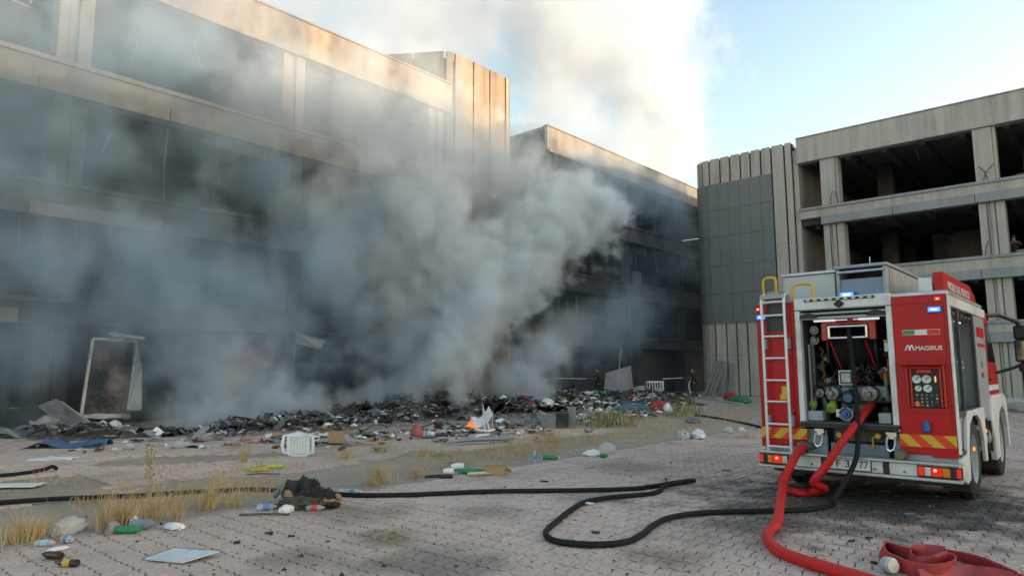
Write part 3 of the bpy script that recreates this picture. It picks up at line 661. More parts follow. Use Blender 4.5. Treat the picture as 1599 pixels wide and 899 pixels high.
for y, z0, z1, mt, r in ((9.42,1.2,1.75,GREEN,.03),(9.62,1.17,2.0,plain('teal tool',(.04,.17,.27),.4),.022),(9.2,1.3,1.7,BRASS,.02),(8.62,1.2,2.0,GUNM,.02),(8.98,1.2,1.7,DGREY,.03)):
    m = MB(); m.tube([(-1.42,y,z0),(-1.42,y+.02,(z0+z1)/2),(-1.42,y-.01,z1)], r, 8); m.build('locker_tool', mt, T, smooth=True)
for y, z, mt in ((8.6,1.62,YEL),(9.1,1.68,WHITE),(9.15,1.62,YEL),(8.6,1.12,YEL),(8.5,1.2,GUNM)): part('locker_shelf', mt, (-1.66,-1.32,y-.18,y+.2,z-.015,z+.015), bevel=.004)
for y, z, mt, s in ((8.5,1.75,DGREY,.1),(8.65,1.35,GUNM,.09),(9.15,1.9,plain('maroon hose',(.12,.02,.03),.6),.1),(9.3,1.3,GREEN,.06),(9.1,1.27,WHITE,.08)):
    m = MB(); m.lathe([(s*.4,-.06),(s,-.06),(s*1.06,0),(s,.06),(s*.4,.06)], (-1.45,y,z), (1,0,0), 16); m.build('coiled_hose', mt, T, smooth=True)
part('side_panel', LGREY, (-3.27, -1.262, 9.93, 10.74, 1.0, 2.262), bevel=.012)
part('side_sticker', RED, (-1.262, -1.256, 10.05, 10.62, 2.0, 2.12), (-1.262, -1.256, 10.05, 10.62, 1.88, 1.92), (-1.262,-1.256,10.2,10.35,1.5,1.56), bevel=0)
part('side_sticker', GREEN, (-1.262, -1.256, 10.2, 10.35, 1.62, 1.69), bevel=0)
# wheels and mudguards
def arch(y0, y1, z0, z1, cyy, czz, r, n=12):
    """side plate with a wheel arch cut from its lower edge"""
    pts = [(y0, z0), (y0, z1), (y1, z1), (y1, z0)]
    a0 = math.acos(max(-1, min(1, (z0-czz)/r)))
    arc = [(cyy+r*sin(a), czz+r*cos(a)) for a in [a0-2*a0*i/n for i in range(n+1)]]
    return pts+arc
for x0, x1 in ((-1.285, -1.245), (-3.285, -3.245)):
    m = MB(); m.prism([(8.27,.50),(8.27,.70),(8.62,.72),(8.74,1.04),(8.82,1.15),(10.02,1.15),(10.02,.52),(9.88,.52),(9.85,.76),(9.70,1.0),(9.45,1.085),(9.15,1.085),(8.90,1.0),(8.75,.76),(8.70,.45),(8.5,.42)], 'x', x0, x1); m.build('rear_mudguard', WHITE, T, bevel=.008)
    m = MB(); m.prism([(10.55,.95),(10.62,1.2),(10.75,1.26),(11.9,1.26),(12.15,1.18),(12.2,.55),(12.10,.5),(12.07,.8),(11.92,1.02),(11.6,1.1),(11.28,1.02),(11.11,.8),(11.08,.47),(10.75,.45),(10.7,.7)], 'x', x0-.02, x1+.01); m.build('front_mudguard', WHITE, T, bevel=.01)
def wheel(x, y, r, wd, side, zc=.57):
    wh = empty('wheel'); wh.parent = T
    m = MB(); m.lathe([(r*.62,-wd*.5),(r*.9,-wd*.5),(r*.98,-wd*.42),(r,-wd*.2),(r,wd*.2),(r*.98,wd*.42),(r*.9,wd*.5),(r*.62,wd*.5)], (x,y,zc), (1,0,0), 36, cap=False)
    for k in range(36):
        a = 2*pi*k/36
        for q in (-.28, .28): m.obox((x+wd*q, y+cos(a)*(r+.004), zc+sin(a)*(r+.004)), (wd*.34, .05, .016), (a-pi/2, 0, 0))
    m.build('tyre', BLACK, wh, smooth=True)
    e = x+side*wd*.5
    m = MB(); m.lathe([(0,-.13),(r*.28,-.13),(r*.32,-.10),(r*.52,-.1),(r*.58,-.02),(r*.64,.0),(r*.62,-.06)], (e,y,zc), (side,0,0), 32)
    for k in range(8): a = k*pi/4; m.lathe([(0,.03),(.016,.03),(.018,0),(0,0)], (e-side*.1, y+cos(a)*r*.42, zc+sin(a)*r*.42), (side,0,0), 6)
    m.build('rim', LGREY, wh, smooth=True)
for yw in (9.3, 11.6):
    for side, x in ((1, -1.40), (-1, -3.13)): wheel(x, yw, .44, .24, side, .61)
    m = MB(); m.cyl((-3.0,yw,.57),(-1.5,yw,.57),.07,n=10); m.lathe([(0,.2),(.15,.12),(.18,0),(.15,-.12),(0,-.2)], (-2.2,yw,.57), (1,0,0), 14); m.build('axle', BLACK, T)
for x in (-1.40, -3.13): part('mud_flap', BLACK, (x-.13, x+.13, 8.82, 8.835, .30, .66), bevel=0); part('mud_flap', BLACK, (x-.13, x+.13, 10.98, 10.995, .32, .66), bevel=0)
m = MB(); m.lathe([(0,-.28),(.14,-.28),(.17,-.25),(.17,.25),(.14,.28),(0,.28)], (-1.42, 10.36, .76), (0,1,0), 18); m.build('fuel_tank', ALU, T, smooth=True)
part('tank_strap', BLACK, (-1.6,-1.245,10.2,10.23,.58,.96), (-1.6,-1.245,10.5,10.53,.58,.96))
m = MB(); m.box(-1.25,-1.235,8.98,9.03,.72,.76); m.build('side_lamp', GAMB, T); m = MB(); m.box(-1.27,-1.25,10.1,10.14,.84,.88); m.build('side_lamp', GAMB, T)
# cab
cabp = [(10.78,1.05),(10.78,2.36),(10.95,2.42),(11.35,2.40),(11.55,2.2),(12.05,1.55),(12.12,1.05)]
m = MB(); m.prism(cabp, 'x', -3.2, -1.30); cab = m.build('cab', RED, T, bevel=.03)
m = MB(); m.prism([(10.82,1.72),(10.82,2.22),(11.08,2.22),(11.02,1.72)], 'x', -1.302, -1.292); m.prism([(11.18,1.70),(11.22,2.22),(11.42,2.22),(11.86,1.70)], 'x', -1.302, -1.292); m.build('side_window', BLACKG, cab)
m = MB(); m.quadslab((-3.15,11.60,2.20),(-1.36,11.60,2.20),(-1.36,12.07,1.58),(-3.15,12.07,1.58),(0,.012,.01)); m.build('windscreen', BLACKG, cab)
m = MB(); m.prism([(10.8,1.32),(10.8,1.39),(11.95,1.39),(11.97,1.32)], 'x', -1.302, -1.291); m.build('cab_stripe', WHITE, cab)
m = MB(); m.prism([(10.83,1.55),(10.83,1.68),(11.0,1.68),(11.0,1.55)], 'x', -1.302, -1.293); m.build('door_sticker', plain('faded white', (.5,.42,.42), .5), cab)
m = MB(); m.box(-1.295,-1.27,11.05,11.15,1.45,1.48); m.build('door_handle', BLACK, cab)
m = MB(); m.box(-3.2,-1.3,12.1,12.25,.5,1.04); m.build('front_bumper', WHITE, T, bevel=.03)
mr = empty('wing_mirror'); mr.parent = T
m = MB(); m.tube([(-1.32,11.45,2.34),(-1.2,11.7,2.36),(-1.02,11.95,2.27),(-.98,11.98,2.2)], .03, 8); m.build('mirror_arm', BLACK, mr, smooth=True); m = MB(); m.tube([(-1.3,11.9,1.55),(-1.1,12.0,1.62),(-.98,12.0,1.68)], .022, 8); m.build('mirror_arm', BLACK, mr, smooth=True)
m = MB(); m.obox((-.97,12.02,2.12),(.20,.10,.2)); m.obox((-.96,12.0,1.86),(.22,.11,.32)); m.obox((-.94,12.0,1.62),(.2,.1,.12)); m.build('mirror_housing', BLACK, mr, bevel=.03)
m = MB(); m.obox((-.96,11.942,1.86),(.17,.01,.26)); m.build('mirror_glass', plain('mirror', (.25,.28,.30), .08, .9, .1, 3, 0), mr)

# set the engine on its wheels where it stands, at its full size
TS, TB = 1.119, Vector((-2.265, TY, .17))
T.location = (-2.535, 9.232, 0); T.scale = (TS, TS, TS)
def on_truck(x, y, z): return T.location+(Vector((x, y, z))-TB)*TS
# ------------------------------------------------------------------ paving blocks, dirt strip
def paving_material():
    t = NT('worn paving block'); p = t.pos()
    cell = t.n('ShaderNodeTexWhiteNoise', noise_dimensions='3D'); fl = t.n('ShaderNodeVectorMath', operation='FLOOR')
    mp = t.n('ShaderNodeMapping'); t.set(mp.inputs[0], t.n('ShaderNodeNewGeometry').outputs['Position']); mp.inputs['Scale'].default_value = (1/.13, 1/.24, 0); t.set(fl.inputs[0], mp.outputs[0]); t.set(cell.inputs[0], fl.outputs[0])
    big = t.noise(.20, 5, .6, p); mid = t.noise(.9, 6, .65, p); fine = t.noise(30, 5, .7, p)
    base = t.mix(cell.outputs[0], (.52, .39, .335), (.60, .47, .41))
    base = t.mix(t.ramp(big, .42, .60), base, (.46, .365, .305))
    base = t.mix(t.math('MULTIPLY', t.ramp(mid, .52, .74), .7), base, (.20, .155, .115))
    base = t.mix(t.math('MULTIPLY', t.ramp(fine, .48, .68), .6), base, (.13, .105, .085))
    base = stains_and_shade(t, base, p)
    t.set(t.b.inputs['Base Color'], base); t.set(t.b.inputs['Roughness'], t.math('ADD', t.math('MULTIPLY', mid, .3), .62))
    t.bump(t.math('ADD', t.math('MULTIPLY', fine, .5), t.noise(8, 4, .6, p)), .35, .008)
    return t.mat
PAV = paving_material()
PW, PL = .13, .24
def paver_poly(gap=.011):
    w2, l2 = PW/2-gap/2, PL/2-gap/2; a, b = .018, .032
    left = [(-w2, -l2), (-w2+a, -l2*.5), (-w2, 0), (-w2-a*.9, l2*.5), (-w2, l2)]
    right = [(w2, l2), (w2-a*.9, l2*.5), (w2, 0), (w2+a, -l2*.5), (w2, -l2)]
    return left+[(0, l2+b-gap)]+right+[(0, -l2+b)]
PP = paver_poly()
def paver_mesh_data(cx, cy, tilt, dz):
    c = .965
    lo = [(cx+x, cy+y, -.045) for x, y in PP]
    mid = [(cx+x, cy+y, dz-.003+tilt[0]*x+tilt[1]*y) for x, y in PP]
    top = [(cx+x*c, cy+y*.98, dz+tilt[0]*x+tilt[1]*y) for x, y in PP]
    n = len(PP)
    f = [tuple(range(2*n-1+n, 2*n-1, -1))]
    for r in (0, n):
        f += [(r+(i+1)%n, r+i, r+n+i, r+n+(i+1)%n) for i in range(n)]
    return lo+mid+top, f
cells = []
for i in range(-175, 75):
    for j in range(2, 130):
        x, y = i*PW, j*PL
        if -10.1 < x < -7.85: continue
        v = Vector((x, y, -EYE)); zc = v.dot(fwd)
        if zc < 3.0 or zc > 24: continue
        sx = v.dot(rgt2)/zc*FPX
        if abs(sx) > 1150: continue
        sy = 449.5-v.dot(upv2)/zc*FPX
        if sy > 1020: continue
        if x < -10 and (zc > 19 or mnoise.noise((x*.5, y*.5, 3)) > .25): continue
        if zc > 17 and x > -7.8 and rnd.random() < (zc-17)/8: continue
        miss = mnoise.noise((x*.35, y*.35, 9.1))
        cells.append((zc, x, y, abs(sx) < 795 and sy < 890))
cells.sort()
pm = bpy.data.meshes.new('paving_block'); vv, ff = paver_mesh_data(0, 0, (0,0), 0); pm.from_pydata(vv, [], ff); pm.materials.append(PAV)
ground_o = bpy.data.objects['ground']
mass = MB(); nind = 0
for zc, x, y, vis in cells:
    dz = rnd.uniform(-.004, .004)+.006*mnoise.noise((x*.8, y*.8, 0)); tl = (rnd.uniform(-.02,.02), rnd.uniform(-.015,.015))
    if vis and nind < 300:
        o = bpy.data.objects.new('paving_block', pm); C.objects.link(o); o.parent = ground_o; o.location = (x, y, dz); o.rotation_euler = (tl[1], -tl[0], 0); nind += 1
    else: mass.add(*paver_mesh_data(x, y, tl, dz))
tag(mass.build('paving', PAV, ground_o), kind='stuff')
def dirt_material():
    t = NT('bare dirt with straw'); p = t.pos()
    mid = t.noise(1.1, 6, .65, p); fine = t.noise(26, 6, .75, p); st = t.noise(9, 4, .7, t.pos((1, 3.5, 1)), 1.5)
    base = t.mix(t.ramp(mid, .38, .64), (.41, .34, .27), (.31, .255, .205))
    base = t.mix(t.math('MULTIPLY', t.ramp(st, .52, .66), .75), base, (.46, .36, .22))
    base = t.mix(t.math('MULTIPLY', t.ramp(fine, .50, .66), .7), base, (.11, .095, .08))
    base = t.mix(t.math('MULTIPLY', t.ramp(t.noise(60, 3, .7, p), .62, .72), .8), base, (.50, .46, .42))
    t.set(t.b.inputs['Base Color'], base); t.b.inputs['Roughness'].default_value = .95
    t.bump(t.math('ADD', fine, st), .8, .03); return t.mat
DIRT = dirt_material()
m = MB()
def dirt_z(x, y):
    z = .012*mnoise.noise((x*3.5, y*3.2, 0))+.010*mnoise.noise((x*10, y*8.5, 5))+.006
    if x < -9.2: z += .035*mnoise.noise((x*.8, y*.55, 2))-.016*(-9.2-x)+.012*mnoise.noise((x*4, y*4, 8))
    if x > -7.85: z -= .03
    return z
m.grid(60, 300, lambda u, v: Vector((-14+6.3*u, -1+46*v, max(-.028, dirt_z(-14+6.3*u, -1+46*v)))))
tag(m.build('dirt_strip', DIRT, smooth=True), kind='structure')
KERB = concrete('kerb stone', (.30, .27, .25), (.12, .10, .09), .5)
for k in range(40):
    m = MB(); m.box(-7.86, -7.74, k*1.0+.006, k*1.0+.994, -.2, .012+rnd.uniform(-.006,.008)); m.build('kerb_stone', KERB, ground_o, bevel=.01)

# ------------------------------------------------------------------ hoses
def smooth_path(pts, n=6):
    """Catmull-Rom through the points"""
    pts = [Vector(p) for p in pts]; out = []
    for i in range(len(pts)-1):
        a, b, c, d = pts[max(i-1,0)], pts[i], pts[i+1], pts[min(i+2,len(pts)-1)]
        for k in range(n):
            t = k/n
            out.append(.5*((2*b)+(c-a)*t+(2*a-5*b+4*c-d)*t*t+(3*b-a-3*c+d)*t**3))
    return out+[pts[-1]]
HBLK = plain('black rubber hose', (.012, .0125, .014), .8, 0, .25, 14, .15, spec=.25)
HRED = plain('red hose', (.52, .014, .012), .55, 0, .12, 14, .2, spec=.35, grime=(.26,.03,.025,.6))
r = .03
gp = [(-60,789),(80,779),(200,774),(300,768),(400,764),(470,768),(560,772.5),(640,772),(760,767),(900,765),(980,763),(1015,759.5),(1040,755.5),(1062,753.5),(1078,752.5),(1084,754.2),(1076,756.2),(1055,758),(1036,761),(1030,766),(1012,771),(960,775.5),(915,783),(890,797),(870,813),(856,825),(852.5,834),(862,842),(890,848),(940,850),(980,845),(1004,833),(1020,820),(1045,808),(1090,801),(1150,798),(1210,797),(1260,795),(1298,788)]
pts = [G(x, y, r) for x, y in gp]
pts += [on_truck(*p) for p in ((-2.33,7.70,.26),(-2.24,7.88,.46),(-2.17,8.02,.68),(-2.165,8.10,.95),(-2.18,8.18,1.3),(-2.22,8.27,1.7),(-2.26,8.36,2.02),(-2.28,8.5,2.10))]
for k in range(len(pts)-8):
    pts[k].z += .003*rnd.random()
for k in (13,14,15,16,17,18): pts[k].z += .012*(k-12 if k < 16 else 19-k)
m = MB(); m.tube(smooth_path(pts, 7), r, 10)
tag(m.build('hose', HBLK, loc=(pts[9].x, pts[9].y, 0), smooth=True), 'long black hose snaking over the paving from the fire engine reel and past the jacket', 'hose')
r = .051
pts = [on_truck(-2.745,8.12,.735), on_truck(-2.785,8.0,.67), on_truck(-2.83,7.87,.52), on_truck(-2.85,7.68,.33), G(1214,812,r+.03), G(1202,828,r), G(1199,840,r), G(1210,855,r), G(1235,868,r), G(1285,884,r), G(1345,902,r), G(1420,925,r), G(1500,960,r)]
m = MB(); m.tube(smooth_path(pts, 8), r, 14)
tag(m.build('hose', HRED, loc=(pts[4].x, pts[4].y, 0), smooth=True), 'thick bright red hose from the left outlet curving to the bottom right', 'hose')
r = .049
pts = [on_truck(*p) for p in ((-2.12,8.55,1.20),(-2.13,8.32,1.14),(-2.20,8.10,.98),(-2.33,7.98,.78),(-2.47,7.93,.55),(-2.60,7.92,.38))]+[G(1288,762,r+.08), G(1265,768,r), G(1248,769,r), G(1230,763,r), G(1220,751,r), G(1224,741,r), G(1250,735,r)]
m = MB(); m.tube(smooth_path(pts, 8), r, 14)
tag(m.build('hose', HRED, loc=(pts[7].x, pts[7].y, 0), smooth=True), 'red hose hanging from the pump in the open bay, looping under the bumper', 'hose')
def ribbon(m, pts, h, lean=0.0, n=6):
    """flat hose standing on edge"""
    p = smooth_path(pts, n); N = len(p); v = []
    for i, q in enumerate(p):
        t = (p[min(i+1,N-1)]-p[max(i-1,0)]).normalized(); s = Vector((-t.y, t.x, 0)).normalized()
        tw = lean if not callable(lean) else lean(i/(N-1))
        up = (Vector((0,0,1))*cos(tw)+s*sin(tw)); base = q.copy(); th = s*cos(tw)*.006-Vector((0,0,1))*sin(tw)*.006
        for a, b in ((0,0),(0,1),(.5,1.6),(1,1),(1,0),(1,-1),(.5,-1.6),(0,-1)): v.append(base+up*h*a+th*b)
    f = [(i*8+k, i*8+(k+1)%8, (i+1)*8+(k+1)%8, (i+1)*8+k) for i in range(N-1) for k in range(8)]+[tuple(range(7,-1,-1)), tuple(range((N-1)*8, N*8))]
    m.add(v, f)
m = MB()
ribbon(m, [G(1600,912,.0),G(1572,899,0),G(1540,886,0),G(1508,878,0),G(1475,872,0),G(1446,869,.0),G(1425,872,.0),G(1418,880,.0),G(1430,888,.0),G(1450,889,0),G(1470,885,.0),G(1484,879,0)], .105, lambda u: .25-.75*max(0,sin(u*5.2)) if u > .35 else .5)
ribbon(m, [G(1445,880,.0),G(1415,872,0),G(1392,863,0),G(1378,861,0),G(1373,868,.0),G(1380,880,0),G(1402,892,0),G(1435,901,0),G(1465,902,0),G(1488,896,0),G(1492,888,.01),G(1478,884,.02),G(1456,888,.01)], .115, lambda u: .15+.35*sin(u*7))
ribbon(m, [G(1440,906,0),G(1480,902,0),G(1520,900,0),G(1560,905,0),G(1600,915,0)], .085, .5)
FH = plain('flat red hose', (.36, .035, .04), .6, 0, .25, 7, .2, grime=(.16,.03,.035,.7))
tag(m.build('flat_hose', FH, loc=G(1440,885), smooth=True), 'flat deep red hose lying emptied in loops in the bottom right corner', 'hose')
m = MB(); q = G(1384,893)
for k in range(4): m.lathe([(.045,k*.02),(.06,k*.02+.002),(.062,k*.02+.012),(.05,k*.02+.018)], (q.x,q.y,.06), (.6,-.5,.1), 18, cap=False)
m.lathe([(0,.0),(.05,.0),(.05,.09),(0,.09)], (q.x,q.y,.06), (.6,-.5,.1), 18); m.build('hose_coupling', ALU, bpy.data.objects['flat_hose'], smooth=True)
r = .035
m = MB(); m.tube(smooth_path([G(1085,648,r),G(1105,650,r),G(1140,656,r),G(1165,661,r),G(1190,667,r),G(1230,680,r)], 5), r, 8)
tag(m.build('hose', HBLK, loc=G(1140,656), smooth=True), 'thin dark hose in dry grass leading behind the left side of the fire engine', 'hose')
m = MB(); m.tube(smooth_path([G(-40,743,.03),G(10,741,.03),G(45,737,.03),G(70,732,.05),G(82,728,.09),G(88,731,.03)], 5), .03, 8)
tag(m.build('hose', HBLK, loc=G(40,737), smooth=True), 'short dark hose end at the left edge near the white sheets', 'hose')

# ------------------------------------------------------------------ people
SKIN = plain('skin', (.42, .24, .17), .5, 0, .08, 12, .03)
COAT = plain('dark turnout cloth', (.022, .023, .027), .85, 0, .25, 10, .2)
HELM = plain('black helmet', (.02, .02, .022), .3, 0, .1, 6, 0)
HIVIS = plain('yellow reflective band', (.45, .55, .03), .5, 0, .1, 8, 0)
def skinned(name, joints, bones, mat, parent, loc=(0,0,0), sub=1):
    me = bpy.data.meshes.new(name); names = list(joints); ix = {k: i for i, k in enumerate(names)}
    me.from_pydata([joints[k][:3] for k in names], [(ix[a], ix[b]) for a, b in bones], [])
    o = bpy.data.objects.new(name, me); C.objects.link(o); o.parent = parent; o.location = loc; me.materials.append(mat)
    sm = o.modifiers.new('skin', 'SKIN'); sm.use_smooth_shade = True
    for k in names:
        d = me.skin_vertices[0].data[ix[k]]; rr = joints[k][3]; d.radius = (rr if not isinstance(rr, tuple) else rr[0], rr if not isinstance(rr, tuple) else rr[1])
    me.skin_vertices[0].data[0].use_root = True
    ss = o.modifiers.new('smooth', 'SUBSURF'); ss.levels = ss.render_levels = sub
    return o
def person(loc, rz, label, arms, stride=.18, lean=.06, helmet=True, group=None):
    """stands at loc facing +Y before the turn rz; arms = (left elbow, left wrist, right elbow, right wrist)"""
    p = empty('person', loc, label, 'person', group, rz)
    le, lw, re, rw = arms
    J = {'pel': (0,0,.95,(.15,.11)), 'waist': (0,lean*.4,1.10,(.14,.10)), 'chest': (0,lean*.8,1.33,(.165,.115)), 'neck': (0,lean,1.50,.055), 'chin': (0,lean+.02,1.58,.062), 'head': (0,lean+.015,1.66,(.075,.092)), 'crown': (0,lean+.0,1.74,.062),
         'nose': (0,lean+.115,1.625,.014),
         'lsh': (-.2,lean*.8,1.42,.07), 'rsh': (.2,lean*.8,1.42,.07), 'le': (*le,.05), 'lw': (*lw,.034), 're': (*re,.05), 'rw': (*rw,.034),
         'lh': (-.1,0,.90,.09), 'rh': (.1,0,.90,.09), 'lk': (-.12,stride*.55+.04,.50,.062), 'rk': (.12,-stride*.4+.04,.50,.062), 'la': (-.13,stride,.09,.045), 'ra': (.13,-stride,.09,.045), 'lt': (-.15,stride+.16,.045,.04), 'rt': (.15,-stride+.16,.045,.04)}
    Bn = [('pel','waist'),('waist','chest'),('chest','neck'),('neck','chin'),('chin','head'),('head','crown'),('chin','nose'),('chest','lsh'),('chest','rsh'),('lsh','le'),('le','lw'),('rsh','re'),('re','rw'),('pel','lh'),('pel','rh'),('lh','lk'),('lk','la'),('la','lt'),('rh','rk'),('rk','ra'),('ra','rt')]
    for s, e, wv in (('l', le, lw), ('r', re, rw)):
        d = (Vector(wv)-Vector(e)).normalized(); side = d.cross(Vector((0,0,1))).normalized(); dn = side.cross(d)
        palm = Vector(wv)+d*.07; J[s+'p'] = (*palm, (.042,.018)); Bn.append((s+'w', s+'p'))
        for q, (off, ln) in enumerate(((-.03,.065),(-.01,.078),(.01,.074),(.03,.058))):
            a = palm+side*off+d*.03; b = a+d*ln*.5+dn*.012; c = b+d*ln*.25+dn*.04
            J[f'{s}f{q}a'] = (*a,.0095); J[f'{s}f{q}b'] = (*b,.009); J[f'{s}f{q}c'] = (*c,.0075)
            Bn += [(s+'p', f'{s}f{q}a'), (f'{s}f{q}a', f'{s}f{q}b'), (f'{s}f{q}b', f'{s}f{q}c')]
        sg = 1 if s == 'l' else -1
        a = Vector(wv)+d*.04+side*sg*.035; b = a+d*.035+side*sg*.015+dn*.02
        J[s+'ta'] = (*a,.011); J[s+'tb'] = (*b,.009); Bn += [(s+'p', s+'ta'), (s+'ta', s+'tb')]
    skinned('body', J, Bn, SKIN, p)
    K = {k: J[k] for k in ('pel','waist','chest','lsh','rsh','le','re','lw','rw')}
    grow = {'pel':(.19,.145),'waist':(.18,.135),'chest':(.20,.15),'lsh':.095,'rsh':.095,'le':.068,'re':.068,'lw':.052,'rw':.052}
    K = {k: (*v[:3], grow[k]) for k, v in K.items()}
    K['hem'] = (0,-.01,.78,(.20,.15)); K['collar'] = (0,lean*.95,1.49,.085)
    coat = skinned('coat', K, [('pel','waist'),('waist','chest'),('chest','collar'),('chest','lsh'),('chest','rsh'),('lsh','le'),('le','lw'),('rsh','re'),('re','rw'),('pel','hem')], COAT, p)
    Q = {'pel': (0,0,.93,(.17,.13)), 'lh': (-.1,0,.86,.11), 'rh': (.1,0,.86,.11)}
    for k, g_ in (('lk',.082),('rk',.082),('la',.065),('ra',.065)): Q[k] = (*J[k][:3], g_)
    skinned('trousers', Q, [('pel','lh'),('pel','rh'),('lh','lk'),('lk','la'),('rh','rk'),('rk','ra')], COAT, p)
    for s, x in (('l',-1),('r',1)):
        a, tt = J[s+'a'], J[s+'t']
        m = MB(); m.tube([(a[0],a[1]-.05,.05),(a[0],a[1]+.03,.06),(tt[0],tt[1]-.02,.05),(tt[0],tt[1]+.06,.04)], [.05,.06,.055,.03], 10); m.tube([(a[0],a[1],.05),(a[0],a[1]-.01,.26)], [.06,.07], 10)
        m.build('boot', BLACK, p, local=True, smooth=True)
    for x in (-.032, .032):
        m = MB(); m.lathe([(0,.006),(.009,.002),(.009,-.004),(0,-.004)], (x, lean+.098, 1.655), (0,1,0), 8); m.build('eye', BLACK, p, local=True)
    if helmet:
        m = MB(); m.lathe([(.135,-.03),(.122,.0),(.118,.05),(.09,.105),(.045,.13),(0,.135)], (0,lean+.0,1.70), (0,-.05,1), 18, cap=False); m.build('helmet', HELM, p, local=True, smooth=True, solid=.008)
        m = MB(); m.lathe([(.185,-.03),(.195,.03)], (0,-.01,.86), (0,0,1), 18, cap=False); o = m.build('reflective_band', HIVIS, p, local=True, solid=.006); o.scale = (1.06,.82,1)
        for k, e in (('l', le), ('r', re)):
            wv = Vector(lw if k == 'l' else rw); d = (wv-Vector(e)).normalized(); c = Vector(e)+d*.14
            m = MB(); m.lathe([(.068,-.025),(.066,.025)], c, d, 12, cap=False); m.build('sleeve_band', HIVIS, p, local=True, solid=.005)
    else:
        m = MB(); m.lathe([(.1,-.06),(.106,.0),(.09,.06),(.05,.085),(0,.09)], (0,lean-.005,1.70), (0,0,1), 14, cap=False); m.build('hair', BLACK, p, local=True, smooth=True, solid=.006)
    return p
hold = ((-.26,.06,1.16),(-.06,.30,1.13),(.25,-.04,1.14),(.10,.20,1.10))
face_left = atan2(-rgt2.y, -rgt2.x)-pi/2
ff1, ff2 = G(935,623.5), G(1084,619.8)
person(ff1, face_left+.1, 'firefighter in dark gear and helmet hosing the smoking debris beside the grey board', hold)
person(ff2, face_left-.05, 'firefighter with yellow band spraying water by the corner of the cladded building', hold)
person((-3.45,43.0,6.68), pi, 'dark figure standing on an upper floor at the right edge of the photo', ((-.30,.10,1.2),(-.12,.28,1.35),(.30,.10,1.2),(.12,.28,1.32)), .04, .02, helmet=False)
HWHT = plain('pale hose', (.55,.55,.52), .6, 0, .1, 8, .05)
JET = plain('white water spray', (.85,.87,.88), .4, 0, .05, 20, 0)
left = -rgt2
for q, lab, hang in ((ff1, 'the firefighter beside the grey board', False), (ff2, 'the firefighter at the building corner', True)):
    fy = Vector((-sin(face_left), cos(face_left), 0)); b = q+fy*.2+Vector((0,0,1.12)); e = b+fy*.45+Vector((0,0,.03))
    m = MB(); m.tube([b-fy*.1, b+fy*.15, e], [.03,.035,.022], 10); m.tube([b+fy*.1+Vector((0,0,-.12)), b+fy*.1], .02, 8)
    tag(m.build('nozzle', BLACK, loc=b, smooth=True), 'black hose nozzle in the hands of '+lab, 'nozzle')
    L = 1.7 if not hang else 1.2
    m = MB(); m.tube([e, e+fy*L*.5+Vector((0,0,.02 if not hang else -.02)), e+fy*L+Vector((0,0,.03 if not hang else -.05))], [.012,.016,.024], 8)
    tag(m.build('water_jet', JET, loc=e, smooth=True), 'thin white water jet from the nozzle of '+lab, 'water jet')
    if hang:
        m = MB(); m.tube(smooth_path([b-fy*.1, b+fy*.05+Vector((0,-.1,-.35)), Vector((q.x,q.y-.3,.35))+fy*.1, Vector((q.x+.15,q.y-.5,.05)), G(1100,620.5,.04), G(1125,625,.04), G(1160,630,.04)], 5), .035, 8)
        tag(m.build('hose', HWHT, loc=q, smooth=True), 'pale hose hanging from the hands of '+lab, 'hose')
# ------------------------------------------------------------------ debris, litter, grass
CHAR = plain('charred matter', (.03, .03, .032), .9, 0, .6, 5, .4, grime=(.12,.115,.11,.5))
CHARG = plain('grey ash', (.15, .145, .14), .95, 0, .4, 4, .3)
CARD = plain('cardboard', (.38, .24, .12), .8, 0, .12, 5, .05)
PWHT = plain('white plastic', (.72,.73,.74), .4, 0, .06, 5, .03, grime=(.45,.43,.40,.5))
PBLU = plain('blue tarpaulin', (.045,.10,.19), .6, 0, .25, 4, .1)
PGRN = plain('green bottle plastic', (.02,.22,.07), .25, 0, .3, 6, .03)
BROWNG = plain('brown bottle glass', (.035,.018,.012), .15, 0, .2, 6, 0)
RAG = plain('grey rag', (.26,.25,.24), .9, 0, .3, 7, .2)
SHEETM = plain('burnt sheet metal', (.22,.23,.24), .55, .4, .4, 3, .2, grime=(.05,.05,.05,.9))
SHEETL = plain('bent light sheet metal', (.50,.49,.47), .5, .2, .2, 2.5, .15, grime=(.14,.12,.10,.8))
TIN = plain('weathered tin', (.27,.31,.34), .45, .4, .15, 3, .08, grime=(.12,.11,.1,.6))
RUST = plain('rusty red sheet', (.26,.06,.03), .8, 0, .3, 4, .2)
def clear_plastic(name, c):
    t = NT(name); t.set(t.b.inputs['Base Color'], col(c)); t.b.inputs['Roughness'].default_value = .22
    t.b.inputs['Transmission Weight'].default_value = .65; t.b.inputs['IOR'].default_value = 1.2
    t.bump(t.noise(9, 4, .6, t.pos(obj=True)), .5, .01); return t.mat
CLEAR = clear_plastic('clear bottle plastic', (.75,.82,.86))
MILKY = clear_plastic('milky bag plastic', (.85,.85,.84))
